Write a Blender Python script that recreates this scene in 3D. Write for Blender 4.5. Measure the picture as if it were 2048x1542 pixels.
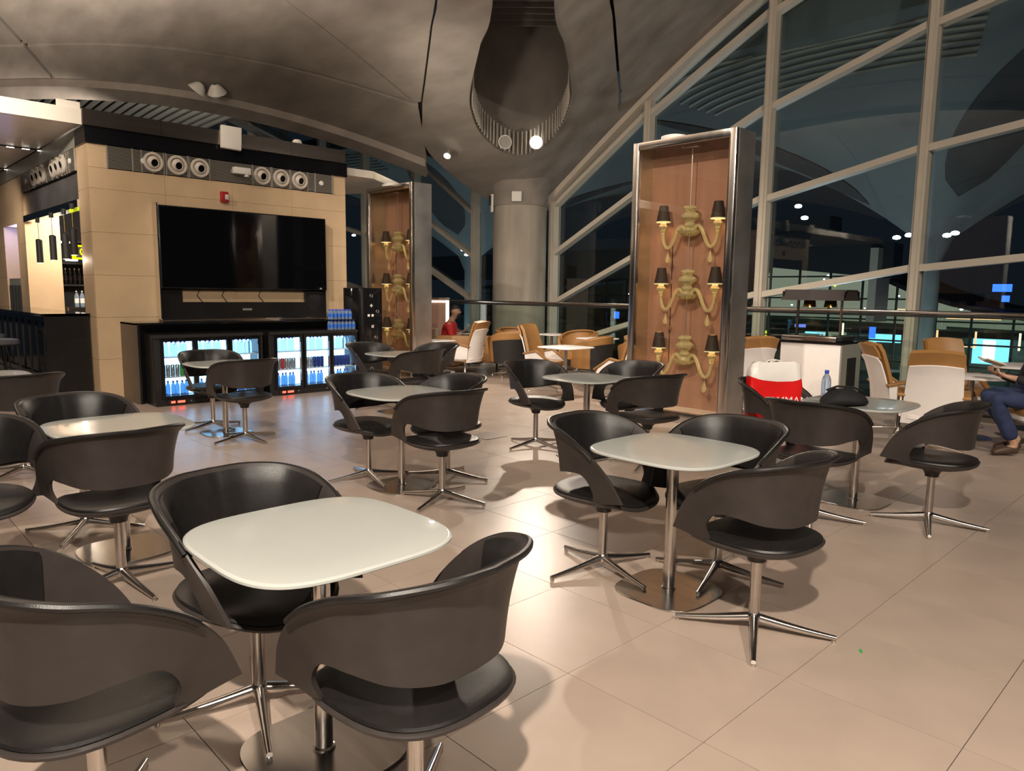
import bpy, bmesh, math, random
import numpy as np
from mathutils import Vector, Matrix
random.seed(7)
for o in list(bpy.data.objects): bpy.data.objects.remove(o)
SC = bpy.context.scene
COL = SC.collection
PI = math.pi

# ------------------------------------------------------------------ camera, world, exposure, main lights
EYE = 1.4685
def camplan(X, D):                       # metres right of / ahead of the eye -> room x, y
    return (.71925*X + .69475*D, -.69475*X + .71925*D)
cam = bpy.data.cameras.new('camera'); camo = bpy.data.objects.new('camera', cam); COL.objects.link(camo)
cam.sensor_width = 36.0; cam.lens = 1455.7/2048*36.0; cam.clip_start = .05; cam.clip_end = 400
fw = Vector((.69475, .71925, 0)); pit = .12642; rol = .012015
f3 = Vector((fw.x*math.cos(pit), fw.y*math.cos(pit), -math.sin(pit)))
rt = f3.cross(Vector((0,0,1))).normalized(); up = rt.cross(f3)
r2 = rt*math.cos(rol) + up*math.sin(rol); u2 = up*math.cos(rol) - rt*math.sin(rol)
camo.matrix_world = Matrix(((r2.x,u2.x,-f3.x,0),(r2.y,u2.y,-f3.y,0),(r2.z,u2.z,-f3.z,EYE),(0,0,0,1)))
SC.camera = camo
SC.view_settings.view_transform = 'Standard'; SC.view_settings.look = 'None'
SC.view_settings.gamma = 1.0; SC.view_settings.use_curve_mapping = False
SC.view_settings.exposure = 0.82
wd = bpy.data.worlds.new('night'); SC.world = wd; wd.use_nodes = True
wd.node_tree.nodes['Background'].inputs[0].default_value = (.035,.05,.07,1)
wd.node_tree.nodes['Background'].inputs[1].default_value = .12

WARM = (1.0,.80,.60); NEUT = (1.0,.88,.74); COOL = (.62,.83,1.0)
def aim(o, target):
    d = Vector(target)-o.location
    o.rotation_euler = d.to_track_quat('-Z','Y').to_euler()
def spot(name, loc, target, power, size=60, blend=.5, radius=.08, col=WARM):
    l = bpy.data.lights.new(name,'SPOT'); l.energy=power; l.spot_size=math.radians(size); l.spot_blend=blend
    l.shadow_soft_size=radius; l.color=col
    o = bpy.data.objects.new(name,l); COL.objects.link(o); o.location=loc; aim(o,target); return o
def point(name, loc, power, radius=.05, col=WARM):
    l = bpy.data.lights.new(name,'POINT'); l.energy=power; l.shadow_soft_size=radius; l.color=col
    o = bpy.data.objects.new(name,l); COL.objects.link(o); o.location=loc; return o
def area(name, loc, target, power, sx, sy, col=WARM):
    l = bpy.data.lights.new(name,'AREA'); l.energy=power; l.shape='RECTANGLE'; l.size=sx; l.size_y=sy; l.color=col
    o = bpy.data.objects.new(name,l); COL.objects.link(o); o.location=loc; aim(o,target); return o
def cp3(X,D,z): a=camplan(X,D); return (a[0],a[1],z)

# ceiling spotlights of the hall, with a few added fills among them (in the roof slot by the column and on the ribs above and behind the viewer)
spot('light_slot', cp3(.43,15.15,4.42), cp3(.3,5.0,0), 400, 80, .6, .07, (1,.84,.68))
spot('light_rib_left', cp3(-.38,-1.15,4.12), cp3(.1,3.2,0), 900, 105, .7, .07, NEUT)
spot('light_rib_right', cp3(2.6,-1.6,4.7), cp3(1.8,4.2,0), 520, 90, .7, .07, NEUT)
spot('light_rib_far_left', cp3(-7.0,1.5,6.6), cp3(-4.4,9.8,1.4), 520, 70, .8, .10, NEUT)
spot('light_rib_mid', cp3(-2.6,4.6,6.2), cp3(-2.2,8.0,0), 230, 110, .8, .10, NEUT)
spot('light_rib_far_right', cp3(5.5,1.5,6.2), cp3(5.2,10.0,2.8), 760, 85, .8, .10, NEUT)
spot('light_lounge', cp3(1.4,9.0,5.8), cp3(1.4,12.2,.3), 400, 100, .8, .10, NEUT)
spot('fill_case_far', cp3(-4.2,4.2,6.2), cp3(-1.4,12.1,1.6), 900, 30, .8, .07, NEUT)  # added spot, brightens the inside of the far display case
spot('light_pier', (1.6,13.6,3.35), (2.7,16.2,1.8), 60, 70, .8, .05, NEUT)
spot('fill_far_bay', (5.2,19.0,4.0), (5.8,23.5,6.8), 300, 140, .9, .1, NEUT)  # added upward fill for the ribbed soffit, no fixture there
spot('light_case', cp3(-1.8,3.0,5.6), cp3(1.6,9.2,1.6), 900, 40, .8, .07, NEUT)
spot('fill_canopy', (-.6,7.4,4.0), (1.0,10.6,3.55), 800, 50, .8, .1, NEUT)  # added fill that brightens the canopy fascia, not a hall fixture
# uplights washing the concrete vaults: on the kiosk roof and on top of the display cases, plus one added fill
spot('uplight_kiosk', (4.4,11.6,3.75), cp3(-6.5,10.0,9.0), 430, 165, .9, .15, NEUT)
spot('uplight_kiosk_side', (3.2,11.4,3.75), cp3(-9.0,8.0,9.0), 2500, 165, .9, .15, NEUT)
spot('fill_vault_left', (1.6,12.4,3.75), cp3(-9.5,9.5,8.5), 1300, 165, .9, .15, NEUT)  # added above the canopy to brighten the far left of the vault
spot('uplight_case', (7.32,4.95,3.32), cp3(.8,12.6,6.0), 80, 150, .9, .1, NEUT)
spot('uplight_case_far', (7.32,10.6,3.32), cp3(-.5,14.0,5.0), 120, 150, .9, .1, NEUT)

# ------------------------------------------------------------------ materials
MATS = {}
def mat(name, col, rough=.5, metal=0., noise=0., nscale=8., bump=0., bscale=60., spec=.5, emit=None, estr=0., trans=0., ior=1.45, alpha=1., coat=0., stretch=None, rvar=0.):
    if name in MATS: return MATS[name]
    m = bpy.data.materials.new(name); m.use_nodes=True; nt=m.node_tree; b=nt.nodes['Principled BSDF']
    b.inputs['Base Color'].default_value=(*col,1); b.inputs['Roughness'].default_value=rough; b.inputs['Metallic'].default_value=metal
    b.inputs['Specular IOR Level'].default_value=spec; b.inputs['IOR'].default_value=ior
    b.inputs['Transmission Weight'].default_value=trans; b.inputs['Alpha'].default_value=alpha; b.inputs['Coat Weight'].default_value=coat
    if emit: b.inputs['Emission Color'].default_value=(*emit,1); b.inputs['Emission Strength'].default_value=estr
    tc = nt.nodes.new('ShaderNodeTexCoord'); mp = nt.nodes.new('ShaderNodeMapping')
    nt.links.new(tc.outputs['Object'], mp.inputs['Vector'])
    if stretch: mp.inputs['Scale'].default_value=stretch
    if noise>0 or rvar>0:
        n = nt.nodes.new('ShaderNodeTexNoise'); n.inputs['Scale'].default_value=nscale; n.inputs['Detail'].default_value=5
        nt.links.new(mp.outputs[0], n.inputs['Vector'])
        if noise>0:
            r = nt.nodes.new('ShaderNodeValToRGB'); e=r.color_ramp.elements
            e[0].position=.3; e[1].position=.7
            e[0].color=(*[max(0,c*(1-noise)) for c in col],1); e[1].color=(*[min(1,c*(1+noise)) for c in col],1)
            nt.links.new(n.outputs['Fac'], r.inputs['Fac']); nt.links.new(r.outputs['Color'], b.inputs['Base Color'])
        if rvar>0:
            mr = nt.nodes.new('ShaderNodeMapRange'); mr.inputs['To Min'].default_value=max(0,rough-rvar); mr.inputs['To Max'].default_value=rough+rvar
            nt.links.new(n.outputs['Fac'], mr.inputs['Value']); nt.links.new(mr.outputs[0], b.inputs['Roughness'])
    if bump>0:
        n2 = nt.nodes.new('ShaderNodeTexNoise'); n2.inputs['Scale'].default_value=bscale; n2.inputs['Detail'].default_value=4
        nt.links.new(mp.outputs[0], n2.inputs['Vector'])
        bp = nt.nodes.new('ShaderNodeBump'); bp.inputs['Strength'].default_value=bump; bp.inputs['Distance'].default_value=.01
        nt.links.new(n2.outputs['Fac'], bp.inputs['Height']); nt.links.new(bp.outputs[0], b.inputs['Normal'])
    MATS[name]=m; return m
def glassmat(name, tint=(1,1,1), refl=1.0, rough=.0, ior=1.5):
    m = bpy.data.materials.new(name); m.use_nodes=True; nt=m.node_tree; nt.nodes.clear()
    out=nt.nodes.new('ShaderNodeOutputMaterial'); tr=nt.nodes.new('ShaderNodeBsdfTransparent'); gl=nt.nodes.new('ShaderNodeBsdfGlossy')
    mx=nt.nodes.new('ShaderNodeMixShader'); fr=nt.nodes.new('ShaderNodeFresnel'); ml=nt.nodes.new('ShaderNodeMath'); ml.operation='MULTIPLY'
    gm=nt.nodes.new('ShaderNodeNewGeometry'); ma=nt.nodes.new('ShaderNodeMath'); ma.operation='MULTIPLY_ADD'; ma.inputs[1].default_value=1/ior-ior; ma.inputs[2].default_value=ior
    nt.links.new(gm.outputs['Backfacing'],ma.inputs[0]); nt.links.new(ma.outputs[0],fr.inputs['IOR']); ml.inputs[1].default_value=refl
    tr.inputs['Color'].default_value=(*tint,1); gl.inputs['Roughness'].default_value=rough
    nt.links.new(fr.outputs[0],ml.inputs[0]); nt.links.new(ml.outputs[0],mx.inputs[0])
    nt.links.new(tr.outputs[0],mx.inputs[1]); nt.links.new(gl.outputs[0],mx.inputs[2]); nt.links.new(mx.outputs[0],out.inputs[0])
    MATS[name]=m; return m
def emis(name,col,s):
    m = bpy.data.materials.new(name); m.use_nodes=True; nt=m.node_tree; nt.nodes.clear()
    out=nt.nodes.new('ShaderNodeOutputMaterial'); e=nt.nodes.new('ShaderNodeEmission'); e.inputs[0].default_value=(*col,1); e.inputs[1].default_value=s
    nt.links.new(e.outputs[0],out.inputs[0]); MATS[name]=m; return m
mat('tile',(.40,.315,.26),.30,noise=.06,nscale=3.,bump=.05,bscale=350,spec=.5,rvar=.05)
mat('tile_far',(.40,.315,.26),.30,noise=.06,nscale=1.2,spec=.5)
mat('grout',(.06,.045,.035),.8)
mat('slab',(.08,.075,.07),.8)
mat('concrete',(.27,.235,.205),.75,noise=.20,nscale=2.6,bump=.35,bscale=9,stretch=(1,.35,1))
mat('concrete_dark',(.10,.085,.075),.85,noise=.2,nscale=1.)
mat('concrete_col',(.36,.315,.26),.8,noise=.2,nscale=1.6,bump=.2,bscale=30,stretch=(2.2,2.2,.35))
mat('joint',(.02,.018,.016),.9)
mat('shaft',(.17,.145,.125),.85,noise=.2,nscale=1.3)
mat('slat_pale',(.42,.38,.32),.5)
mat('stone',(.56,.40,.245),.55,noise=.07,nscale=2.5,bump=.04,bscale=120)
mat('stone_pale',(.80,.68,.46),.55,noise=.05,nscale=2.)
mat('black_gloss',(.008,.008,.009),.08,spec=.6)
mat('black_panel',(.012,.011,.011),.25,noise=.2,nscale=3)
mat('black_matte',(.015,.014,.014),.6)
mat('brown_metal',(.16,.13,.105),.4,metal=.6,noise=.1,nscale=3)
mat('steel_fascia',(.34,.29,.25),.28,metal=1.,noise=.12,nscale=1.5,stretch=(.6,6,6))
mat('steel',(.62,.58,.54),.2,metal=1.,noise=.06,nscale=2.,stretch=(6,6,.5),rvar=.05)
mat('steel_side',(.62,.59,.56),.40,metal=1.,noise=.25,nscale=1.6,stretch=(1,1,1.2),rvar=.08)
mat('steel_plate',(.50,.47,.44),.22,metal=1.,noise=.1,nscale=3,stretch=(8,1,1),rvar=.06)
mat('chrome',(.75,.72,.69),.12,metal=1.)
mat('alu',(.62,.585,.55),.2,metal=1.,noise=.05,nscale=20)
mat('leather',(.011,.010,.010),.36,noise=.15,nscale=30,bump=.12,bscale=420,spec=.5)
mat('shell_black',(.034,.028,.026),.42,noise=.12,nscale=12,bump=.06,bscale=500,spec=.45)
mat('frosted',(.45,.465,.44),.16,noise=.01,nscale=4,spec=.5,coat=.3)
mat('frost_edge',(.60,.72,.62),.12)
mat('white_shell',(.78,.73,.70),.35,noise=.02)
mat('tan',(.31,.155,.05),.45,noise=.08,nscale=6,bump=.05,bscale=300)
mat('white_paint',(.74,.68,.60),.5)
mat('soffit',(.78,.73,.68),.3,metal=0.,noise=.06,nscale=2,stretch=(.3,4,1))
mat('mullion',(.60,.535,.445),.45,noise=.04,nscale=3)
mat('mullion_dark',(.03,.03,.032),.5)
mat('rib_metal',(.42,.42,.38),.45,metal=.2)
mat('wood_pink',(.35,.20,.145),.4,noise=.12,nscale=2.,stretch=(4,4,.25))
mat('case_inner',(.55,.46,.32),.18,metal=.7,noise=.15,nscale=2.2,stretch=(.5,.5,3))
mat('amber_glass',(.95,.93,.58),.05,trans=.72,ior=1.4,noise=.03)
mat('candle',(.72,.74,.42),.25,emit=(1,.93,.55),estr=.25)
mat('shade',(.035,.026,.02),.7,noise=.1)
mat('shade_lit',(.5,.38,.22),.7,emit=(1,.7,.38),estr=.35)
mat('wire',(.55,.52,.5),.3,metal=.8)
mat('red_bag',(.72,.012,.012),.28,noise=.06,nscale=8,bump=.15,bscale=30)
mat('white_bag',(.82,.78,.74),.35,bump=.1,bscale=30)
mat('white_print',(.85,.80,.76),.5)
mat('bottle_clear',(.62,.76,.95),.06,trans=.75,ior=1.2)
mat('bottle_pack',(.30,.42,.66),.06,trans=.6,ior=1.3)
mat('bottle_blue',(.20,.48,.85),.1,trans=.45,ior=1.2)
mat('cap_blue',(.02,.06,.5),.35)
mat('label_blue',(.02,.12,.55),.4)
mat('can_blue',(.01,.04,.25),.3,metal=.3)
mat('can_silver',(.5,.5,.5),.25,metal=.8)
mat('can_green',(.06,.35,.08),.3)
mat('can_red',(.55,.03,.03),.3)
mat('label_white',(.75,.75,.75),.4)
mat('tv_screen',(.003,.003,.004),.05,spec=.5)
mat('pepper_red',(.35,.015,.015),.35)
mat('lens',(.55,.53,.5),.15)
mat('plastic_white',(.72,.69,.64),.4)
mat('nozzle',(.55,.49,.42),.35)
mat('black_hole',(.004,.004,.004),.9)
mat('grille_metal',(.42,.38,.33),.4,metal=.5)
mat('skin',(.42,.24,.16),.5,noise=.06,nscale=10)
mat('hair',(.02,.014,.012),.6,bump=.3,bscale=80)
mat('red_shirt',(.55,.03,.03),.75,noise=.1,nscale=10,bump=.2,bscale=20)
mat('dark_cloth',(.012,.012,.014),.8,noise=.2,nscale=8)
mat('denim',(.018,.028,.075),.85,noise=.3,nscale=14,bump=.1,bscale=200)
mat('shoe_brown',(.07,.04,.028),.5,noise=.2,nscale=10)
mat('sock',(.55,.40,.24),.8)
mat('paper',(.55,.47,.38),.6)
mat('gold',(.65,.42,.12),.2,metal=1.)
mat('dark_brown',(.028,.02,.018),.6)
mat('cabinet_grey',(.24,.24,.205),.45)
mat('stool_grey',(.075,.075,.085),.5,noise=.15,nscale=5)
mat('purple_light',(.35,.33,.6),.6)
mat('dome_out',(.16,.185,.195),.8,noise=.15,nscale=.25)
mat('dome_dark',(.035,.038,.045),.8)
mat('out_dark',(.02,.021,.024),.8)
mat('out_wall',(.13,.14,.11),.7,noise=.5,nscale=.5)
mat('food',(.6,.42,.14),.6,noise=.4,nscale=60)
glassmat('glass_facade',(.80,.86,.86),1.15,0,1.5)
glassmat('glass_rail',(.86,.92,.89),.9,0,1.5)
glassmat('glass_case',(.93,.90,.86),1.2,0,1.5)
glassmat('glass_fridge',(.93,.97,1),.7,0,1.45)
emis('fridge_light',(.36,.68,1.0),2.4); emis('lamp_warm',(1,.93,.80),40); emis('lamp_soft',(1,.82,.5),7)
emis('led',(1,.93,.8),5); emis('lamp_cool',(.86,.97,1),9); emis('red_led',(1,.05,.03),4); emis('sign_yellow',(.85,1,.0),1.6)
emis('cyan',(.25,.75,1.0),1.5); emis('blue',(.03,.12,1.0),2.2); emis('orange_line',(1,.5,.25),1.6); emis('cream_line',(1,.85,.5),2.0)
emis('green_glow',(.62,.66,.46),.30); emis('panel_white',(1,.95,.86),2.4); emis('violet',(.25,.28,1.0),.9); emis('hall_lit',(.58,.60,.44),.28); emis('white_glow',(1,1,.95),3)

# ------------------------------------------------------------------ mesh helpers
class MB:
    def __init__(s): s.v=[]; s.f=[]; s.mi=[]
    def add(s, vs, fs, mi=0):
        o=len(s.v); s.v += [tuple(map(float,v)) for v in vs]; s.f += [tuple(i+o for i in f) for f in fs]; s.mi += [mi]*len(fs); return s
    def box(s,x0,x1,y0,y1,z0,z1,mi=0):
        vs=[(x0,y0,z0),(x1,y0,z0),(x1,y1,z0),(x0,y1,z0),(x0,y0,z1),(x1,y0,z1),(x1,y1,z1),(x0,y1,z1)]
        return s.add(vs,[(0,3,2,1),(4,5,6,7),(0,1,5,4),(1,2,6,5),(2,3,7,6),(3,0,4,7)],mi)
    def hexa(s,bottom,top,mi=0):     # two quads
        return s.add(list(bottom)+list(top),[(0,3,2,1),(4,5,6,7),(0,1,5,4),(1,2,6,5),(2,3,7,6),(3,0,4,7)],mi)
    def tube(s,p,q,r0,r1=None,n=12,mi=0): return s.path([p,q],[r0,r0 if r1 is None else r1],n,mi)
    def path(s,pts,rad,n=8,mi=0,flat=1.0):
        pts=[Vector(p) for p in pts]
        if not hasattr(rad,'__len__'): rad=[rad]*len(pts)
        rings=[]; prev=None
        for i,p in enumerate(pts):
            d=(pts[min(i+1,len(pts)-1)]-pts[max(i-1,0)]).normalized()
            if prev is None:
                a=Vector((0,0,1)) if abs(d.z)<.9 else Vector((1,0,0))
                nrm=d.cross(a).normalized()
            else: nrm=(prev-d*prev.dot(d)).normalized()
            prev=nrm; bn=d.cross(nrm)
            rings.append([p+(nrm*math.cos(2*PI*k/n)+bn*math.sin(2*PI*k/n)*flat)*rad[i] for k in range(n)])
        return s.rings(rings,mi)
    def rings(s,rings,mi=0,cap=True):
        n=len(rings[0]); vs=[v for r in rings for v in r]; fs=[]
        for i in range(len(rings)-1):
            for k in range(n): fs.append((i*n+k,i*n+(k+1)%n,(i+1)*n+(k+1)%n,(i+1)*n+k))
        if cap: fs.append(tuple(reversed(range(n)))); fs.append(tuple((len(rings)-1)*n+k for k in range(n)))
        return s.add(vs,fs,mi)
    def lathe(s,prof,n=16,c=(0,0,0),mi=0,cap=True,axis='z'):
        def pt(r,h,a):
            if axis=='z': return (c[0]+r*math.cos(a),c[1]+r*math.sin(a),c[2]+h)
            if axis=='y': return (c[0]+r*math.cos(a),c[1]+h,c[2]+r*math.sin(a))
            return (c[0]+h,c[1]+r*math.cos(a),c[2]+r*math.sin(a))
        return s.rings([[pt(max(r,1e-4),h,2*PI*k/n) for k in range(n)] for r,h in prof],mi,cap)
    def grid(s,rows,mi=0,close=False):
        m=len(rows[0]); vs=[v for r in rows for v in r]; fs=[]
        for i in range(len(rows)-1):
            for k in range(m if close else m-1): fs.append((i*m+k,i*m+(k+1)%m,(i+1)*m+(k+1)%m,(i+1)*m+k))
        return s.add(vs,fs,mi)
    def slab(s,rows,th,mi=0,inner=None):   # grid thickened along its normals
        R=len(rows); M=len(rows[0]); A=np.array([[list(p) for p in r] for r in rows],float)
        du=np.gradient(A,axis=0); dv=np.gradient(A,axis=1); N=np.cross(du,dv); N/=np.linalg.norm(N,axis=2,keepdims=True)+1e-12
        B=A+N*(th if np.isscalar(th) else np.array(th)[...,None])
        o=len(s.v); vs=[tuple(p) for p in A.reshape(-1,3)]+[tuple(p) for p in B.reshape(-1,3)]; fs=[]; K=R*M; mis=[]
        for i in range(R-1):
            for k in range(M-1):
                a,b,c,d=i*M+k,i*M+k+1,(i+1)*M+k+1,(i+1)*M+k
                fs.append((a,d,c,b)); mis.append(mi); fs.append((a+K,b+K,c+K,d+K)); mis.append(mi if inner is None else inner)
        bd=[(0,k) for k in range(M)]+[(i,M-1) for i in range(1,R)]+[(R-1,k) for k in range(M-2,-1,-1)]+[(i,0) for i in range(R-2,0,-1)]
        for j in range(len(bd)):
            a=bd[j][0]*M+bd[j][1]; b=bd[(j+1)%len(bd)]; b=b[0]*M+b[1]; fs.append((a,b,b+K,a+K)); mis.append(mi)
        s.v+=vs; s.f+=[tuple(i+o for i in f) for f in fs]; s.mi+=mis; return s
    def prism(s,poly,z0,z1,mi=0,c=(0,0)):
        n=len(poly); vs=[(x+c[0],y+c[1],z0) for x,y in poly]+[(x+c[0],y+c[1],z1) for x,y in poly]
        fs=[tuple(reversed(range(n))),tuple(range(n,2*n))]+[(k,(k+1)%n,n+(k+1)%n,n+k) for k in range(n)]
        return s.add(vs,fs,mi)
    def prismx(s,poly,x0,x1,mi=0):        # poly in (y,z) extruded along x
        n=len(poly); vs=[(x0,y,z) for y,z in poly]+[(x1,y,z) for y,z in poly]
        fs=[tuple(range(n)),tuple(reversed(range(n,2*n)))]+[(k,n+k,n+(k+1)%n,(k+1)%n) for k in range(n)]
        return s.add(vs,fs,mi)
    def prismy(s,poly,y0,y1,mi=0):        # poly in (x,z) extruded along y
        n=len(poly); vs=[(x,y0,z) for x,z in poly]+[(x,y1,z) for x,z in poly]
        fs=[tuple(reversed(range(n))),tuple(range(n,2*n))]+[(k,(k+1)%n,n+(k+1)%n,n+k) for k in range(n)]
        return s.add(vs,fs,mi)
    def mesh(s,name,mats,smooth=False,bevel=0.,seg=2):
        me=bpy.data.meshes.new(name); me.from_pydata(s.v,[],s.f)
        if isinstance(mats,str): mats=[mats]
        for m in mats: me.materials.append(MATS[m])
        me.polygons.foreach_set('material_index',s.mi)
        bm=bmesh.new(); bm.from_mesh(me); bmesh.ops.recalc_face_normals(bm,faces=bm.faces)
        if bevel>0:
            es=[e for e in bm.edges if len(e.link_faces)==2 and e.calc_face_angle(0)>.5]
            bmesh.ops.bevel(bm,geom=es,offset=bevel,segments=seg,affect='EDGES',profile=.5,clamp_overlap=True)
        bm.to_mesh(me); bm.free()
        if smooth or bevel>0:
            me.polygons.foreach_set('use_smooth',[True]*len(me.polygons))
            me.set_sharp_from_angle(angle=math.radians(38))
        me.update(); return me
    def build(s,name,mats,parent=None,smooth=False,bevel=0.,seg=2,loc=None,rot=None):
        return link(name,s.mesh(name,mats,smooth,bevel,seg),parent,loc,rot)
def link(name,me,parent=None,loc=None,rot=None):
    o=bpy.data.objects.new(name,me); COL.objects.link(o)
    if parent: o.parent=parent
    if loc: o.location=loc
    if rot is not None: o.rotation_euler=rot if hasattr(rot,'__len__') else (0,0,rot)
    return o
def tag(o,label=None,cat=None,group=None,kind=None):
    if label: o['label']=label
    if cat: o['category']=cat
    if group: o['group']=group
    if kind: o['kind']=kind
    return o
def empty(name,loc=(0,0,0),rz=0.):
    o=bpy.data.objects.new(name,None); COL.objects.link(o); o.location=loc; o.rotation_euler=(0,0,rz); o.empty_display_size=.1; return o
def copy_tree(o,parent=None):
    c=o.copy(); COL.objects.link(c); c.parent=parent
    for ch in list(o.children): copy_tree(ch,c)
    return c
def superell(a,b,n,N=48):
    out=[]
    for k in range(N):
        t=2*PI*k/N; c,s=math.cos(t),math.sin(t)
        out.append((a*math.copysign(abs(c)**(2/n),c), b*math.copysign(abs(s)**(2/n),s)))
    return out
def cr(ts,pts,t):                        # Catmull-Rom through pts at parameters ts
    pts=np.array(pts,float); i=max(0,min(len(ts)-2,int(np.searchsorted(ts,t)-1)))
    h=ts[i+1]-ts[i]; u=(t-ts[i])/h
    def tan(j):
        if j==0: return (pts[1]-pts[0])/(ts[1]-ts[0])
        if j==len(ts)-1: return (pts[-1]-pts[-2])/(ts[-1]-ts[-2])
        return (pts[j+1]-pts[j-1])/(ts[j+1]-ts[j-1])
    a,b=pts[i],pts[i+1]; m0,m1=tan(i)*h,tan(i+1)*h
    return (2*u**3-3*u**2+1)*a+(u**3-2*u**2+u)*m0+(-2*u**3+3*u**2)*b+(u**3-u**2)*m1
# ------------------------------------------------------------------ floor: 60 cm tiles on a slab, ending at the balustrade
TS=.6; X0=.2241; Y0=.5626
XE=10.72
fl=MB().box(-8,XE,-7,19,-.35,-.006).build('floor','grout'); tag(fl,kind='structure')
def in_view(x,y):
    D=.69475*x+.71925*y; X=.71925*x-.69475*y
    return D>1.15 and abs(X)<.76*D+.5
cells=[]
i0=int((-8-X0)//TS)+1; j0=int((-7-Y0)//TS)+1
for i in range(i0,int((XE-X0)//TS)):
    for j in range(j0,int((19-Y0)//TS)):
        cx=X0+(i+.5)*TS; cy=Y0+(j+.5)*TS
        if cx>2.5 and cx<6.4 and cy>10.7: continue
        cells.append((in_view(cx,cy),cx,cy))
vis=sorted([c for c in cells if c[0]],key=lambda c:c[1]**2+c[2]**2)[:300]; vs_=set((c[1],c[2]) for c in vis)
tm=MB().box(-.2985,.2985,-.2985,.2985,-.012,0).mesh('floor_tile','tile')
for c in vis: link('floor_tile',tm,fl,(c[1],c[2],0))
mb=MB()
for c in cells:
    if (c[1],c[2]) not in vs_: mb.box(c[1]-.2985,c[1]+.2985,c[2]-.2985,c[2]+.2985,-.012,0)
tag(mb.build('floor_tiles_beyond','tile_far',fl),kind='stuff')

# ------------------------------------------------------------------ concrete vaults (two shells meeting over the round column)
A_=9.75; CL=-9.65; CR=9.85; CD=7.25; XM=.1
def zc(X,D):
    q=(D-CD)/A_
    u=math.sqrt((X-XM)**2+.5)-.7071; w=1/(1+math.exp(-4*(X-XM))); r=2.3+.9*w; p=1-u/A_
    return 3.74+2.3*(1-q*q)+r*max(-.6,(1-p*p))
def P3(X,D,dz=0): a=camplan(X,D); return (a[0],a[1],zc(X,D)+dz)
def bil(c,u,v):
    (a,b,d,e)=c    # corners: u0v0,u1v0,u1v1,u0v1
    return tuple((1-u)*(1-v)*a[k]+u*(1-v)*b[k]+u*v*d[k]+(1-u)*v*e[k] for k in (0,1))
def vault_panel(corners,name,parent,n=26,m=26,th=.10):
    rows=[[P3(*bil(corners,i/n,j/m)) for j in range(m+1)] for i in range(n+1)]
    A=np.array(rows[0][0]); 
    b=MB(); up_=np.array
    lo=rows; hi=[[(p[0],p[1],p[2]+th) for p in r] for r in rows]
    R=len(rows);M=len(rows[0])
    b.grid(lo); b.grid(hi)
    for a,c in ((lo[0],hi[0]),(lo[-1],hi[-1])): b.grid([a,c])
    for k in (0,-1): b.grid([[r[k] for r in lo],[r[k] for r in hi]])
    return b.build(name,'concrete',parent,smooth=True)
ce=empty('ceiling'); tag(ce,kind='structure')
# backing shell that closes the joints between the precast panels
rows=[[P3(-20+i*.6,-2.6+j*.7,.14) for j in range(29)] for i in range(32)]
MB().grid(rows).build('vault_backing','joint',ce,smooth=True)
g=.035
vault_panel([(-2.05,15.11),(-10.25,15.95),(-10.25,8.15),(-3.9,13.5)],'vault_panel',ce)
vault_panel([(-10.33,15.95),(-19.4,15.95),(-19.4,.7),(-10.33,8.05)],'vault_panel',ce)
# edge rib along the far rim of the left vault, in two lengths
vault_panel([(-1.95,15.20),(-10.25,16.03),(-10.25,17.0),(-1.98,17.0)],'rim_rib',ce,30,6)
vault_panel([(-10.33,16.03),(-19.4,16.03),(-19.4,17.0),(-10.33,17.0)],'rim_rib',ce,30,4)
# rim fascia under the far edge
rows=[[P3(-2.0-i*.58,17.04,dz) for dz in (.5,-.05)]+[P3(-2.0-i*.58,17.35,-.02)] for i in range(31)]
MB().slab(rows,.12).build('rim_fascia','concrete',ce,smooth=True)
# slot edge and rib between slot and panels (mirrored about XM)
slot_l=[(-.30,2.0),(-.34,6.0),(-.44,11.1),(-.70,12.6),(-.95,14.1),(-.94,14.7),(-.80,15.2),(-.46,15.56),(0,15.70)]
grv_l=[(-.98,2.0),(-1.05,6.0),(-1.25,11.1),(-1.48,12.6),(-1.78,14.2),(-1.98,15.3),(-2.02,16.6),(-1.0,17.4),(0,17.5)]
def sample(pts,n):
    ts=np.linspace(0,1,len(pts)); return [cr(ts,pts,t) for t in np.linspace(0,1,n)]
_f=slot_l+[(-a,b) for a,b in slot_l[::-1]][1:]; sl=[tuple(p) for p in sample(_f,99)[:50]]; gl_=sample(grv_l,50)
gv=[a for a in gl_ if a[1]<15.25]
def groove_left(t):
    D=15.0-t*17.6
    return (XM+float(np.interp(D,[a[1] for a in gv],[a[0] for a in gv]))-.035,D)
rows=[]
for i in range(45):
    a=groove_left(i/44); t=i/44; b=(-2.02-17.4*t,15.06-14.6*t)
    rows.append([P3(b[0]+(a[0]-b[0])*k/30,b[1]+(a[1]-b[1])*k/30) for k in range(31)])
MB().slab(rows,.06).build('vault_panel','concrete',ce,smooth=True)
rows=[[P3(-19.4+(k/20)*18.4,.40-3.1*(k/20)-j*.0-(.4-3.1*(k/20)+2.6)*j/4*1.0) for k in range(21)] for j in range(5)]
MB().slab(rows,.02).build('vault_panel','concrete',ce,smooth=True)
full_s=[(XM+a[0],a[1]) for a in sl]+[(XM-a[0],a[1]) for a in sl[::-1]][1:]
full_g=[(XM+a[0],a[1]) for a in gl_]+[(XM-a[0],a[1]) for a in gl_[::-1]][1:]
rows=[]
for a,b in zip(full_s,full_g):
    rows.append([P3(a[0]+(b[0]-a[0])*k/10,a[1]+(b[1]-a[1])*k/10) for k in range(11)])
MB().slab(rows,.02).build('slot_rib','concrete',ce,smooth=True)
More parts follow.
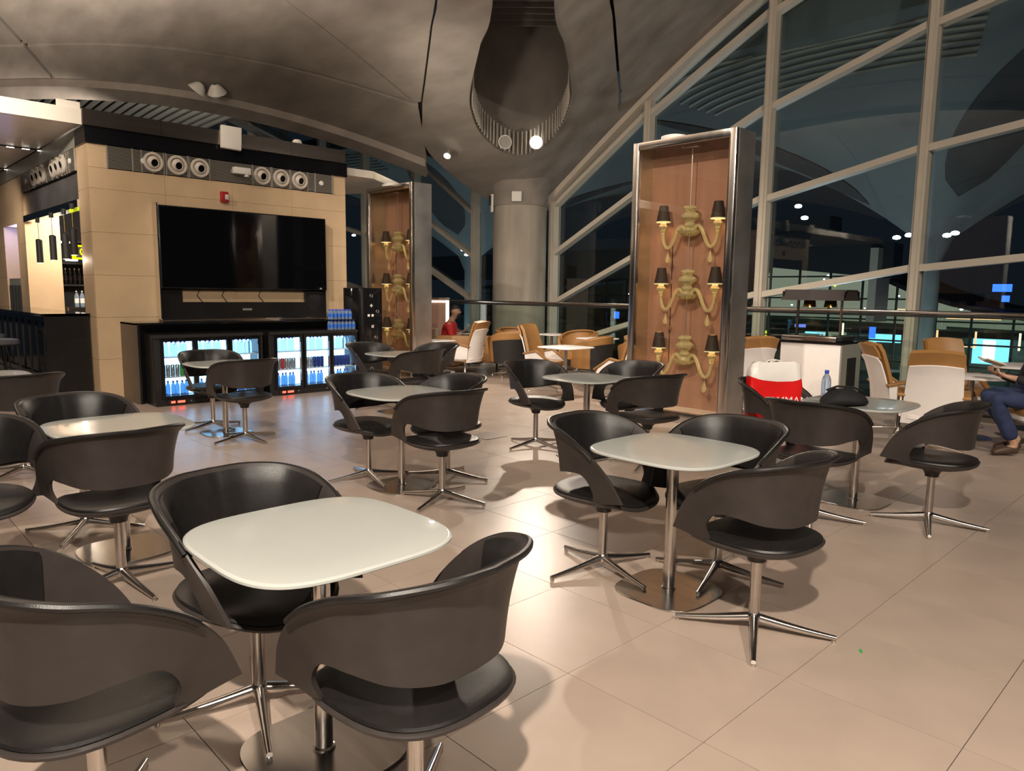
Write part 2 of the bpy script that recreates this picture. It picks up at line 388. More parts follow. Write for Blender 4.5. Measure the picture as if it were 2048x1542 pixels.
# shaft above the slot
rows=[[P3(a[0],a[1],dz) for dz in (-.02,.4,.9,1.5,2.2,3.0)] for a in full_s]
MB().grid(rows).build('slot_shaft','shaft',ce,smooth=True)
MB().box(-1.2,1.2,-1.2,1.2,0,.05).build('shaft_cover','joint',ce,loc=(*camplan(XM,15),7.6))
for k in range(16):
    D=14.6-k*.22; w=.9-k*.03; a=camplan(XM,D)
    MB().box(-w,w,-.03,.03,-.04,.04).build('shaft_louvre','concrete_dark',ce,loc=(a[0],a[1],6.55+k*.03),rot=-PI/4+.0)
lou=MB().box(-.9,.9,-.06,.06,-.05,.05).build('shaft_beam','slat_pale',ce,loc=(*camplan(XM,13.2),6.6),rot=-.803)
# grille of upright bars round the tip of the slot
tip=full_s[38:61]
dense=[]
for i in range(len(full_s)):
    if full_s[i][1]>14.0: dense.append(full_s[i])
L=[0.]
for i in range(1,len(dense)): L.append(L[-1]+math.hypot(dense[i][0]-dense[i-1][0],dense[i][1]-dense[i-1][1]))
barm=MB().box(-.012,.012,-.012,.012,0,.46).mesh('grille_bar','slat_pale')
nb=46
for k in range(nb):
    s=L[-1]*(k+.5)/nb; i=int(np.searchsorted(L,s)); i=max(1,min(len(L)-1,i)); t=(s-L[i-1])/(L[i]-L[i-1]+1e-9)
    x=dense[i-1][0]*(1-t)+dense[i][0]*t; d=dense[i-1][1]*(1-t)+dense[i][1]*t
    x=XM+(x-XM)*.94; d=14.4+(d-14.4)*.94
    p=P3(x,d,-.02); link('grille_bar',barm,ce,p)
# right vault, cut by the glazed facade
XF=13.0
gr=[(XM-a[0]+.05,a[1]) for a in gl_ if a[1]<15.5 and a[0]<-.9]
gr=gr[::-1]
# resample by D
def groove_right(t):
    D=15.35-t*17.5
    Ds=[a[1] for a in gr]; Xs=[a[0] for a in gr]
    return (float(np.interp(D,Ds[::-1],Xs[::-1])),D)
def facade_pt(t):
    X=2.05+t*15.5; return (X,(XF-.02-.71925*X)/.69475)
rows=[]
for i in range(41):
    a=groove_right(i/40); b=facade_pt(i/40)
    rows.append([P3(a[0]+(b[0]-a[0])*k/24,a[1]+(b[1]-a[1])*k/24) for k in range(25)])
MB().slab(rows,.02).build('vault_panel','concrete',ce,smooth=True)
rows=[[P3(XM+1.0+i*.6,-2.6+j*.7,.25) for j in range(25)] for i in range(20)]
MB().grid([[ (min(p[0],XF-.05),p[1],p[2]) for p in r] for r in rows]).build('vault_backing','joint',ce,smooth=True)
def zfac(y):                                # height of the vault where it meets the facade
    X=.71925*XF-.69475*y; D=.69475*XF+.71925*y
    return zc(X,D)

# column with flared capital
CX,CY=12.1,12.33
co=MB(); co.lathe([(.62,-4),(.62,3.42),(.62,3.45)],40,(CX,CY,0)).build('column_drum','concrete_col',None,smooth=True)
o=bpy.data.objects['column_drum']; tag(o,'round concrete column carrying the ceiling vaults, behind the balustrade','column')
o.name='concrete_column'
MB().lathe([(.64,3.44),(.645,3.50),(.645,3.68),(.66,3.72)],40,(CX,CY,0)).build('collar','concrete',o,smooth=True)
MB().lathe([(.645,3.66),(.67,3.78),(.73,3.92),(.84,4.06),(1.0,4.2)],40,(CX,CY,0),cap=False).build('capital','concrete',o,smooth=True)
d=camplan(-.12,-1); d=Vector((d[0],d[1],0)).normalized()
jb=MB().box(-.02,.06,-.11,.11,-.11,.11).build('junction_box','plastic_white',None,bevel=.008,loc=(CX+d.x*.66,CY+d.y*.66,3.60),rot=math.atan2(d.y,d.x))
tag(jb,'small white junction box on the collar of the concrete column','box')
d2=camplan(-1,-.35); d2=Vector((d2[0],d2[1],0)).normalized()
sp=empty('wall_bracket',(CX+d2.x*.66,CY+d2.y*.66,3.45),math.atan2(d2.y,d2.x)); tag(sp,'white and black bracket at the left edge of the column top','bracket')
MB().box(0,.05,-.05,.05,-.15,.25).build('plate','plastic_white',sp,bevel=.006); MB().box(.05,.09,-.02,.02,.0,.22).build('clip','black_matte',sp)

# ------------------------------------------------------------------ glazed facade along x = XF
SCF=13/12.4
YC=13.40
def TZ(z): return 1.468+(z-1.468)*SCF
sk=[0,1.41,4.06,6.71,9.36,12.0,14.65,17.3,19.95]
LEV=[[-.25,.25,.93,1.5,1.92,2.15,2.28,2.2,2.1],[.7,1.27,2.33,3.17,3.70,4.05,4.2,4.2,4.1],[1.75,2.38,3.63,4.72,5.48,6.0,6.2,6.2,6.1],[2.8,3.45,5.03,6.30,7.2,7.8,8.1,8.1,8.0]]
def lev(l,s): return TZ(float(np.interp(s,sk,LEV[l])))
wr=empty('window_1',(0,0,0)); tag(wr,kind='structure')
ys=[YC-s for s in sk[1:8]]; ysl=[YC+s for s in sk[1:9]]
allm=sorted(ys+ysl)
def topz(y): return (zfac(y)+.05) if y<YC-.7 else TZ(float(np.interp(y-YC,[0,1.4,4.06,6.7,9.4,12,20],[4.3,4.45,6.4,7.9,9.0,10,11])))
for y in allm:
    b=MB().box(XF-.20,XF+.05,y-.075,y+.075,-4,topz(y)); b.box(XF-.24,XF-.20,y-.035,y+.035,-4,topz(y)-.05)
    b.build('mullion','mullion',wr)
    MB().box(XF-.28,XF+.02,y-.11,y+.11,topz(y)-.12,topz(y)+.02).build('mullion_cap','mullion',wr)
edges=[-4.0]+[]
for k in range(len(allm)-1):
    a,b=allm[k],allm[k+1]; col_bay=(a<YC<b)
    ya,yb=a+.075,b-.075
    prev=(-4.0,-4.0)
    mids=[a,b]
    def zl(l,y): return lev(l,abs(y-YC))
    for l in range(5):
        if l<4:
            if col_bay: za=zb=None
            za,zb=zl(l,a),zl(l,b)
            if za>topz(a)-.1 and zb>topz(b)-.1: za,zb=None,None
        else: za=None
        if za is None or l==4:
            # top pane follows the vault
            n=6; top=[(ya+(yb-ya)*i/n) for i in range(n+1)]
            poly=[(ya,prev[0]),(yb,prev[1])]+[(y,max(topz(y)-.02,prev[0]*(yb-y)/(yb-ya)+prev[1]*(y-ya)/(yb-ya)+.01)) for y in top[::-1]]
            MB().prismx(poly,XF-.012,XF+.012).build('pane','glass_facade',wr); break
        hh=.055
        if not col_bay:
            MB().prismx([(ya,za-hh),(yb,zb-hh),(yb,zb+hh),(ya,za+hh)],XF-.17,XF+.03).build('transom','mullion',wr)
        MB().prismx([(ya,prev[0]),(yb,prev[1]),(yb,zb),(ya,za)],XF-.012,XF+.012).build('pane','glass_facade',wr)
        prev=(za,zb)
# head beam under the vault along the right-hand bays
pts=[y for y in np.linspace(-5.5,12.2,40)]
rows=[[(XF-.30,y,zfac(y)+.06),(XF-.30,y,zfac(y)-.10),(XF+.05,y,zfac(y)-.10)] for y in pts]
MB().slab(rows,.04).build('head_beam','mullion',wr,smooth=False)
# slab edge and lower sill bands seen through the glass
MB().box(XF-.2,XF+.1,-6,34,-.62,-.42).build('sill_band','mullion',wr)
MB().box(XF-.2,XF+.1,-6,34,-1.6,-1.42).build('sill_band','mullion',wr)

# ------------------------------------------------------------------ balustrade
RX=10.62; RZ=1.275
ba=empty('balustrade',(RX,0,0)); tag(ba,'glass balustrade with a steel handrail along the edge of the floor','balustrade')
MB().path([(0,-5,RZ),(0,6,RZ),(0,15.9,RZ)],.028,14).build('handrail','steel',ba,smooth=True)
MB().box(-.02,.02,-5,15.9,RZ-.06,RZ-.03).build('rail_channel','black_matte',ba)
y=-5.0
while y<15.8:
    MB().box(-.008,.008,y+.006,y+1.98,.0,RZ-.045).build('glass_panel','glass_rail',ba)
    MB().box(-.02,.02,y-.012,y+.012,0,.12).build('clamp','steel',ba); y+=1.99
MB().box(-.05,.05,-5,15.9,-.0,.06).build('base_shoe','steel',ba)

# ------------------------------------------------------------------ kiosk: stone-clad block with bar side and television side
KX0,KX1,KY0=2.68,6.37,10.5
wt=MB(); wt.box(KX0+.02,KX1-.02,KY0+.03,KY0+.5,0,3.27); wt=wt.build('wall_tv','stone'); tag(wt,kind='structure')
def cladding(parent,axis,fix,a0,a1,z0,z1,wa,hz,skip=None,th=.03,sgn=-1,m='stone'):
    z=z0; 
    while z<z1-.02:
        zt=min(z1,z+hz); a=a0
        if z1-zt<.12: zt=z1
        while a<a1-.02:
            at=min(a1,a+wa)
            if a1-at<.15: at=a1
            if not(skip and skip(a,at,z,zt)):
                b=MB(); t=th+random.uniform(-.001,.001)
                if axis=='y': b.box(a+.0015,at-.0015,fix-.0,fix+t,z+.0015,zt-.0015)
                else: b.box(fix,fix+t,a+.0015,at-.0015,z+.0015,zt-.0015)
                b.build('stone_panel',m,parent)
            a=at
        z=zt
cladding(wt,'y',KY0,KX0,KX1,0,2.985,.92,.545)
cladding(wt,'y',KY0,KX0,2.905,2.985,3.275,.92,.545); cladding(wt,'y',KY0,6.13,KX1,2.985,3.275,.92,.545)
wb=MB().box(KX0+.03,KX0+.3,KY0+.03,KY0+.5,0,3.26).build('wall_bar','stone'); tag(wb,kind='structure')
cladding(wb,'x',KX0,KY0+.031,11.0,0,3.275,.6,.545)
MB().box(KX1-.35,KX1-.001,KY0+.04,17,0,3.27).build('end_wall','stone',wt)
# bands above the stone
MB().box(KX0-.02,KX1+.02,KY0-.03,KY0+.45,3.275,3.48).build('black_band','black_gloss',wt)
MB().box(KX0-.02,KX0+.4,KY0+.45,17.5,3.275,3.48).build('side_band','cabinet_grey',wb)
for k in range(4): MB().box(KX0-.04+k*.9275,KX0-.04+(k+1)*.9275-.004,KY0-.06,KY0+.02,3.48,3.675).build('fascia_sheet','steel_fascia',wt)
MB().box(KX0,KX1,KY0+.02,17,3.48,3.6).build('kiosk_roof','black_matte',wt)
# bar-side bulkhead with mirror, far pier with niche
MB().box(KX0+.04,KX0+.10,11.0,14.3,2.62,2.985).build('mirror_panel','steel_side',wb)
MB().box(KX0-.02,KX0+.12,11.0,14.3,2.52,2.62).build('light_rail','chrome',wb)
fp=MB(); fp.box(KX0+.02,KX0+.5,14.33,14.92,0,3.27); fp.box(KX0+.02,KX0+.5,16.05,18.5,0,3.27); fp.box(KX0+.02,KX0+.5,14.92,16.05,2.53,3.27); fp.box(KX0+.4,KX0+.5,14.92,16.05,0,2.53)
wf=fp.build('wall_pier','stone'); tag(wf,kind='structure')
cladding(wf,'x',KX0-.005,14.31,14.92,0,3.275,.7,.545); cladding(wf,'x',KX0-.005,16.05,18.4,0,3.275,.78,.545); cladding(wf,'x',KX0-.005,14.92,16.05,2.53,3.275,1.2,.8)
MB().box(KX0+.30,KX0+.38,14.94,16.03,1.64,2.52).build('niche_back','purple_light',wf)
MB().box(KX0+.02,KX0+.06,14.95,16.02,0,1.62).build('niche_panel','cabinet_grey',wf)
for yy in (15.05,15.3,15.55,15.8): MB().box(KX0-.02,KX0+.02,yy,yy+.04,1.05,1.5).build('niche_bar','black_matte',wf)
point('light_niche',(KX0+.15,15.5,2.4),10,.1,(.35,.4,1.0))

# flat canopy over the bar with recessed light strips
cn=MB().box(-3.5,KX0-.05,KY0+.0,19,3.485,3.66).build('canopy','soffit'); tag(cn,kind='structure')
MB().box(-3.5,KX0-.045,KY0-.03,KY0,3.48,3.665).build('canopy_fascia','white_paint',cn)
MB().box(KX0-.3,KX0-.045,KY0+.0,KY0+.02,3.665,3.75).build('canopy_upstand','white_paint',cn)
for yy in (12.83,15.3):
    MB().box(-3,2.95,yy-.02,yy+.02,3.468,3.487).build('light_channel','black_matte',cn)
    for k in range(30):
        x=2.86-k*.19
        MB().box(x-.045,x+.045,yy-.014,yy+.014,3.462,3.47).build('light_strip','led',cn)
# canopy beyond the kiosk's right-hand end
c2=MB().prism([(KX1+.02,KY0+.15),(7.0,KY0+.15),(8.3,11.6),(7.4,13.4),(KX1+.02,13.4)],3.34,3.46).build('canopy_wing','white_paint'); c2.name='canopy'; tag(c2,kind='structure')

# ------------------------------------------------------------------ ribbed metal soffit of the next roof bay, far left behind the kiosk
so=empty('ceiling_far'); tag(so,kind='structure')
def zr(x,y): return 6.75-.010*(y-22)**2-.015*(x-5)**2
rows=[[(x,y,zr(x,y)+.12) for y in np.linspace((17.6-.69475*x)/.71925,33,20)] for x in np.linspace(-6,9.6,24)]
MB().grid(rows).build('soffit_backing','concrete_dark',so,smooth=True)
for k in range(56):
    x=-4.2+k*.245
    MB().path([(x,y,zr(x,y)) for y in np.linspace((17.7-.69475*x)/.71925,32,14)],.07,6).build('soffit_rib','rib_metal',so,smooth=True)
rows=[[(*camplan(-9.3+i*.5,18.0+j*1.2),6.6+.05*j-.035*i*i) for j in range(12)] for i in range(7)]
MB().slab(rows,.05).build('soffit_sheet','concrete',so,smooth=True)
# ------------------------------------------------------------------ black shell chairs and glass tables
TSs=[0,.2,.4,.55,.7,.85,1.0]
Tt=[(-.262,0,.812),(-.243,.135,.812),(-.165,.250,.798),(-.04,.298,.765),(.085,.305,.695),(.190,.288,.590),(.262,.258,.462)]
Tb=[(-.222,0,.540),(-.205,.110,.541),(-.140,.205,.553),(-.050,.258,.575),(.040,.272,.572),(.092,.262,.505),(.085,.232,.425)]
def shell_rows(n=30,m=8,lo=0.,hi=1.,smax=1.,off=0.):
    rows=[]
    for i in range(-n,n+1):
        s=abs(i)/n*smax; sg=1 if i>=0 else -1
        a=cr(TSs,Tt,s); b=cr(TSs,Tb,s); row=[]
        for j in range(m+1):
            t=lo+(hi-lo)*j/m; p=b*(1-t)+a*t
            # hollow profile: pushed outwards between the edges
            c=np.array([-.02,0,0]); out=np.array([p[0]-c[0],p[1],0]); out/=np.linalg.norm(out)+1e-9
            bulge=.030*math.sin(PI*t)*(1-.5*s)
            lip=.016*max(0,(t-.86)/.14)**2*(1-s)
            p=p+out*(lip-off)-out*0+out*bulge*-.35
            row.append((p[0],p[1]*sg,p[2]))
        rows.append(row)
    return rows
_sh=MB().slab(shell_rows(34,10),.013); 
SHELL=_sh.mesh('shell','shell_black',smooth=True)
rows=shell_rows(26,8,.06,.97,.60,.0125)
BACKPAD=MB().slab(rows,.015).mesh('back_pad','leather',smooth=True)
rows=shell_rows(34,2,.985,1.0,.74,-.002)
PIPING=MB().path([r[2] for r in rows],.0105,8).mesh('piping','leather',smooth=True)
def seat_rings(scale,z0,prof):
    out=[]
    for k,(f,dz) in enumerate(prof):
        ring=[]
        for (x,y) in superell(.262*f*scale,.245*f*scale,2.6,44):
            dish=-.018*(1-min(1,(x*x+y*y)/.055)); wf=-.5*max(0,x-.12)**2*4
            back=.25*max(0,-x-.12)**2*4
            ring.append((x+.01,y,z0+dz+dish*f+wf+back*.3))
        out.append(ring)
    return out
SEATPAD=MB().rings(seat_rings(1,.455,[(.05,.012),(.35,.012),(.7,.011),(.9,.007),(.97,0),(.985,-.008),(.96,-.014)])).mesh('seat_pad','leather',smooth=True)
SEATSH=MB().rings(seat_rings(1.015,.435,[(.97,.008),(1.,.002),(.985,-.008),(.9,-.02),(.7,-.032),(.45,-.045),(.2,-.06)])).mesh('seat_shell','shell_black',smooth=True)
HUB=MB().lathe([(.135,.395),(.10,.388),(.07,.375),(.05,.358),(.042,.34),(.040,.325)],20).mesh('hub','shell_black',smooth=True)
POST=MB().lathe([(.0235,.06),(.0235,.335)],20).mesh('post','alu',smooth=True)
LEGC=MB().lathe([(.0,.045),(.026,.045),(.032,.055),(.031,.075),(.024,.088)],16).mesh('leg_hub','alu',smooth=True)
pts=[];rad=[]
for t in np.linspace(0,1,9):
    pts.append((.012+.325*t,0,.066-.046*t-.004*math.sin(PI*t))); rad.append(.021-.0105*t)
_l=MB().path(pts,rad,10); _l.lathe([(.008,0),(.010,.004),(.010,.012),(.004,.018)],10,(.328,0,0)); LEG=_l.mesh('leg','alu',smooth=True)
def chair(x,y,deg,label,legrot=None,first=[True]):
    e=empty('shell_chair',(x,y,0),math.radians(deg)); tag(e,label,'chair','black shell chairs around the glass tables')
    for nm,me in (('shell',SHELL),('back_pad',BACKPAD),('piping',PIPING),('seat_pad',SEATPAD),('seat_shell',SEATSH),('hub',HUB),('post',POST),('leg_hub',LEGC)): link(nm,me,e)
    lr=math.radians(legrot-deg) if legrot is not None else PI/4
    for k in range(4): link('leg',LEG,e,rot=lr+k*PI/2)
    return e
TOP=MB().rings([[(x*s,y*s,z) for x,y in superell(.352,.352,3.6,72)] for s,z in ((.05,.724),(.6,.724),(.972,.724),(.985,.7235),(1,.719),(1,.712),(.99,.709),(.05,.709))]).mesh('table_top','frosted',smooth=True)
PLATE=MB().rings([[(x*s,y*s,z) for x,y in superell(.232,.232,3.4,64)] for s,z in ((1,0),(1,.006),(.99,.009),(.05,.0095))]).mesh('base_plate','steel_plate',smooth=True)
POLE=MB().lathe([(.029,.008),(.029,.70)],24).mesh('pole','alu',smooth=True)
RING=MB().lathe([(.036,.009),(.036,.016),(.030,.02)],24).mesh('pole_ring','alu',smooth=True)
SPID=MB().box(-.12,.12,-.02,.02,.699,.709).mesh('top_bracket','alu')
def table(x,y,deg,label,name='cafe_table'):
    e=empty(name,(x,y,0),math.radians(deg)); tag(e,label,'table','square frosted glass cafe tables')
    for nm,me in (('table_top',TOP),('base_plate',PLATE),('pole',POLE),('pole_ring',RING),('top_bracket',SPID)): link(nm,me,e)
    return e
table(1.09,1.98,0,'frosted glass table nearest the camera, at the bottom centre')
table(1.19,4.36,0,'frosted glass table at the left, with a reflected lamp spot on its top')
table(3.16,4.47,0,'frosted glass table in the middle, left of the lit aisle')
table(3.02,7.37,0,'frosted glass table in front of the drink fridges')
table(3.00,1.96,0,'frosted glass table at right centre, between three black chairs')
table(5.38,1.98,0,'frosted glass table with the water bottle and the dark bag')
t3=table(1.02,7.55,0,'frosted glass table with a plate of food, at the far left edge')
table(5.14,7.32,0,'frosted glass table in front of the far chandelier case')
table(5.02,4.22,0,'frosted glass table in front of the near chandelier case')
CH=[(1.05,2.36,-82,'black shell chair behind the nearest table, facing the camera',-20),
(1.10,1.50,96,'black shell chair in the bottom centre, back to the camera',40),
(.45,2.00,10,'black shell chair cut by the bottom left corner, back to the camera',55),
(-.13,2.95,-60,'black shell chair at the left edge, half hidden behind the corner chair',20),
(1.12,4.88,-78,'black shell chair on the far side of the left table',-35),
(1.03,3.86,94,'black shell chair with its back to the camera at the left table',8),
(.50,4.28,-82,'black shell chair cut by the left edge, beside the left table',45),
(1.13,6.69,100,'black shell chair at the far left, in front of the table with the plate',35),
(3.08,4.80,-88,'black shell chair at the left of the middle table',-12),
(3.14,3.95,85,'black shell chair in front of the middle table',22),
(3.55,4.40,175,'black shell chair on the far right side of the middle table',28),
(3.03,7.72,-95,'black shell chair between the fridges and their table',15),
(3.01,6.88,92,'black shell chair with its back to the camera, before the fridges',10),
(5.10,7.85,-85,'black shell chair at the left of the table before the far case',20),
(5.10,6.85,97,'black shell chair nearest the camera at the table before the far case',15),
(5.72,7.35,185,'black shell chair right of the table before the far case',15),
(4.98,4.82,-100,'black shell chair standing in the lit aisle, left of the near case',-1),
(5.66,4.22,178,'black shell chair between its table and the near chandelier case',20),
(5.12,3.62,75,'black shell chair in front of the near case, seen side on',20),
(2.97,2.36,-84,'black shell chair at the left of the right centre table',-12),
(3.36,1.90,172,'black shell chair behind the right centre table',15),
(2.90,1.45,86,'black shell chair in front of the right centre table',28),
(4.68,1.99,-3,'black shell chair with its back to the camera by the dark bag',25),
(5.16,1.42,97,'black shell chair furthest right, left of the seated man',18),
(5.42,2.62,-95,'black shell chair holding the red shopping bag',20)]
for c in CH: chair(c[0],c[1],c[2],c[3],c[4])

# things on the tables
pl=empty('plate_of_food',(.92,7.50,.724)); tag(pl,'plate with a yellow snack on the far left table','plate')
MB().lathe([(.05,0),(.07,.002),(.12,.014),(.125,.018),(.118,.016),(.065,.006),(.0,.006)],28).build('plate','plastic_white',pl,smooth=True)
fb=MB()
for k in range(16):
    a=random.uniform(0,6.28); r=random.uniform(0,.07); fb.lathe([(.0,0),(.018,.006),(.02,.016),(.0,.026)],8,(r*math.cos(a),r*math.sin(a),.006+random.uniform(0,.012)))
fb.build('snack','food',pl,smooth=True)
MB().path([(.04,.05,.016),(.20,-.04,.026)],[.006,.003],6).build('fork','chrome',pl,smooth=True)
def bottle_mesh(name,mats,h=.21,r=.032,n=12):
    b=MB()
    b.lathe([(.0,0),(r*.9,0),(r,.008),(r,h*.16),(r*.93,h*.2),(r,h*.25)],n,mi=0,cap=False)
    b.lathe([(r*1.01,h*.25),(r*1.01,h*.55)],n,mi=2,cap=False)
    b.lathe([(r,h*.55),(r,h*.64),(r*.8,h*.76),(r*.42,h*.86),(r*.38,h*.89)],n,mi=0,cap=False)
    b.lathe([(r*.44,h*.885),(r*.46,h*.9),(r*.46,h*.985),(r*.40,h)],n,mi=1)
    return b.mesh(name,mats,smooth=True)
wb_=link('water_bottle',bottle_mesh('water_bottle',['bottle_clear','cap_blue','bottle_clear'],.21,.033,18),None,(5.36,2.22,.724)); tag(wb_,'clear water bottle with a blue cap on the right-hand table','bottle')
# dark bag lying on that table
rows=[]
for i in range(17):
    t=i/16; w=.125*math.sin(PI*min(1,max(.0,t)))**.55+.004; h=.115*math.sin(PI*t)**.6+.004
    ring=[]
    for k in range(20):
        a=2*PI*k/20; z=max(0,.5+.5*math.sin(a))
        ring.append((-.17+.34*t,w*math.cos(a)*(1+.06*math.sin(5*t+k)),h*z*(1+.07*math.sin(9*t+1.7*k))))
    rows.append(ring)
bg=MB().rings(rows).build('dark_bag','dark_cloth',None,smooth=True,loc=(5.12,1.99,.725),rot=math.radians(-35)); tag(bg,'soft dark bag slumped on the right-hand table','bag')
MB().path([(-.12,.02,.105),(-.04,.03,.128),(.06,.01,.125),(.13,-.01,.098)],[.014]*4,8,flat=.5).build('strap','black_matte',bg,smooth=True)
# red shopping bag on a chair
rb=empty('shopping_bag',(5.43,2.66,.462),math.radians(-40)); tag(rb,'red shopping bag with a white top standing on a black chair','bag')
def bag_ring(z,wx,wy,cr_=0.,n=40,dx=0):
    out=[]
    for k,(x,y) in enumerate(superell(wx,wy,7,n)):
        w=.010*math.sin(7*x/wx*1.3+z*17)+.008*math.sin(23*x+31*z)
        out.append((x+dx,y+(w+cr_*math.cos(6*x/wx))*(1 if y>0 else -1),z+(.012*math.sin(9*x/wx+2) if z>.44 else 0)))
    return out
zs_=[0,.03,.12,.22,.32,.395]
vee=lambda r,a:[(p[0],p[1],p[2]-a*(1-abs(p[0]-.02)/.2)-.018*abs(math.sin(11*p[0]))*(a>.01)) for p in r]
MB().rings([vee(bag_ring(z,.215-.02*z,.085-.05*z),.05*(z/.395)**3) for z in zs_],cap=True).build('bag_body','red_bag',rb,smooth=True)
r_=[vee(bag_ring(.392,.2075,.0665),.05),vee(bag_ring(.41,.208,.066),.03),bag_ring(.45,.203,.052,.006),bag_ring(.49,.192,.032,.010,dx=.01)]
MB().rings(r_,cap=False).build('bag_top','white_bag',rb,smooth=True)
for sgn in (-1,1):
    MB().path([(-.06,sgn*.03,.475),(-.045,sgn*.03,.50),(0,sgn*.028,.512),(.045,sgn*.03,.503),(.06,sgn*.03,.475)],.006,6).build('bag_handle','white_bag',rb,smooth=True)
def text(s,size,parent,loc,rot,m,ext=.0008,name='lettering',align='CENTER'):
    cu=bpy.data.curves.new(name,'FONT'); cu.body=s; cu.size=size; cu.extrude=ext; cu.align_x=align; cu.align_y='CENTER'
    t=bpy.data.objects.new(name,cu); COL.objects.link(t)
    dg=bpy.context.evaluated_depsgraph_get(); me=bpy.data.meshes.new_from_object(t.evaluated_get(dg)); me.materials.clear(); me.materials.append(MATS[m])
    bpy.data.objects.remove(t); o=link(name,me,parent,loc,rot); return o
text('AMMAN',.085,rb,(.085,-.098,.20),(PI/2,0,0),'white_print')
text('A',.085,rb,(-.165,-.098,.20),(PI/2,0,0),'white_print')

# ------------------------------------------------------------------ television with its stand panel
tv=empty('television',(0,10.45,0)); tag(tv,'large wall television above the drink fridges, switched off','television')
b=MB(); b.box(3.45,5.94,-.02,.04,1.06,2.58)
bx=MB(); bx.box(3.45,3.735,-.03,.03,1.06,1.47); bx.box(5.59,5.94,-.03,.03,1.06,1.47); bx.box(3.735,5.59,-.03,.03,1.06,1.29); bx.box(3.45,5.94,-.03,.03,1.455,2.56)
bx.build('mount_panel','black_panel',tv)
MB().box(3.44,5.91,-.115,-.035,1.475,2.575).build('screen_housing','black_panel',tv,bevel=.008)
MB().box(3.455,5.895,-.118,-.114,1.49,2.56).build('screen','tv_screen',tv)
MB().box(3.425,3.44,-.10,.03,1.06,2.60).build('bezel_edge','chrome',tv); MB().box(3.44,5.93,-.10,-.04,1.045,1.06).build('bezel_edge','chrome',tv)
MB().box(4.58,4.72,-.034,-.03,1.17,1.20).build('badge','cabinet_grey',tv)
for x in (4.0,4.35,4.9): MB().path([(x,.03,1.47),(x-.04,.035,1.38),(x+.03,.03,1.29)],.006,6).build('cable','black_matte',tv,smooth=True)
# fire alarm
fa=empty('fire_alarm',(4.39,10.5,2.77)); tag(fa,'red fire alarm strobe above the television','fire alarm')
MB().box(-.055,.055,-.06,0,-.075,.075).build('housing','pepper_red',fa,bevel=.012); MB().box(-.005,.045,-.085,-.06,-.04,.035).build('strobe','lens',fa,bevel=.01)
# air grille with jet nozzles
def vent(name,loc,rz,length,groups,label,proj):
    v=empty(name,loc,rz); tag(v,label,'vent')
    MB().box(0,length,0,.03,0,.285).build('backing','black_hole',v)
    sm=MB().box(0,length,-.018,.0,-.0035,.0035).mesh('louvre','grille_metal')
    for k in range(16): link('louvre',sm,v,(0,0,.012+k*.0174))
    for x in (0,.30,.55,length-.30,length-.55,length): MB().box(x-.008,x+.008,-.02,.001,0,.285).build('louvre_post','grille_metal',v)
    ring=MB().lathe([(.128,-.02),(.128,-.045),(.120,-.055),(.098,-.055),(.092,-.045),(.092,-.02)],28,axis='y').mesh('nozzle_ring','nozzle',smooth=True)
    ball=MB().lathe([(.090,-.02),(.086,-.035),(.07,-.055),(.052,-.068),(.046,-.06)],24,axis='y',cap=False).mesh('nozzle_ball','nozzle',smooth=True)
    hole=MB().lathe([(.049,-.056),(.0,-.056)],20,axis='y').mesh('nozzle_hole','black_hole')
    for x in groups:
        r=link('nozzle_ring',ring,v,(x,0,.142)); bl=link('nozzle_ball',ball,r,(0,0,0),(.18,0,.18)); link('nozzle_hole',hole,bl)
        for s in (-.14,.14): MB().box(x+s-.006,x+s+.006,-.021,0,0,.285).build('louvre_post','grille_metal',v)
    for x in (.43,length-.2):
        MB().lathe([(.036,-.018),(.036,-.035),(.028,-.042),(0,-.042)],16,(x,0,.142),axis='y').build('sensor','plastic_white',v,smooth=True)
    if proj:
        p=MB(); p.box(1.58,1.82,-.19,-.10,.11,.20); p=p.build('spot_arm','plastic_white',v,bevel=.008)
        MB().lathe([(.035,.08),(.035,.11)],14,(1.77,-.145,0)).build('spot_lens','lens',p); MB().box(1.60,1.66,-.10,.0,.13,.18).build('bracket','grille_metal',p)
    return v
vent('air_grille',(2.905,10.50,2.988),0,3.225,[.55,.86,1.16,2.06,2.36,2.66],'long air grille with six round nozzles above the television',True)
vent('air_grille',(2.68,14.3,2.988),-PI/2,3.28,[1.0,1.28,1.56,2.2,2.46,2.72][0:6],'air grille with round nozzles above the bar opening',False)
ap=empty('access_point',(4.49,10.42,3.58)); tag(ap,'square white wireless panel tilted on the steel fascia','antenna')
MB().box(-.14,.14,-.06,0,-.16,.16).build('panel','plastic_white',ap,bevel=.012,rot=(-.12,.06,-.25)); MB().box(.0,.2,.0,.04,-.05,.03).build('bracket','steel',ap)
dm=MB().lathe([(.07,0),(.07,.03),(.05,.055),(0,.06)],18,(5.55,10.5,3.675)).build('dome_sensor','plastic_white',None,smooth=True); tag(dm,'small white dome on top of the steel fascia','sensor')

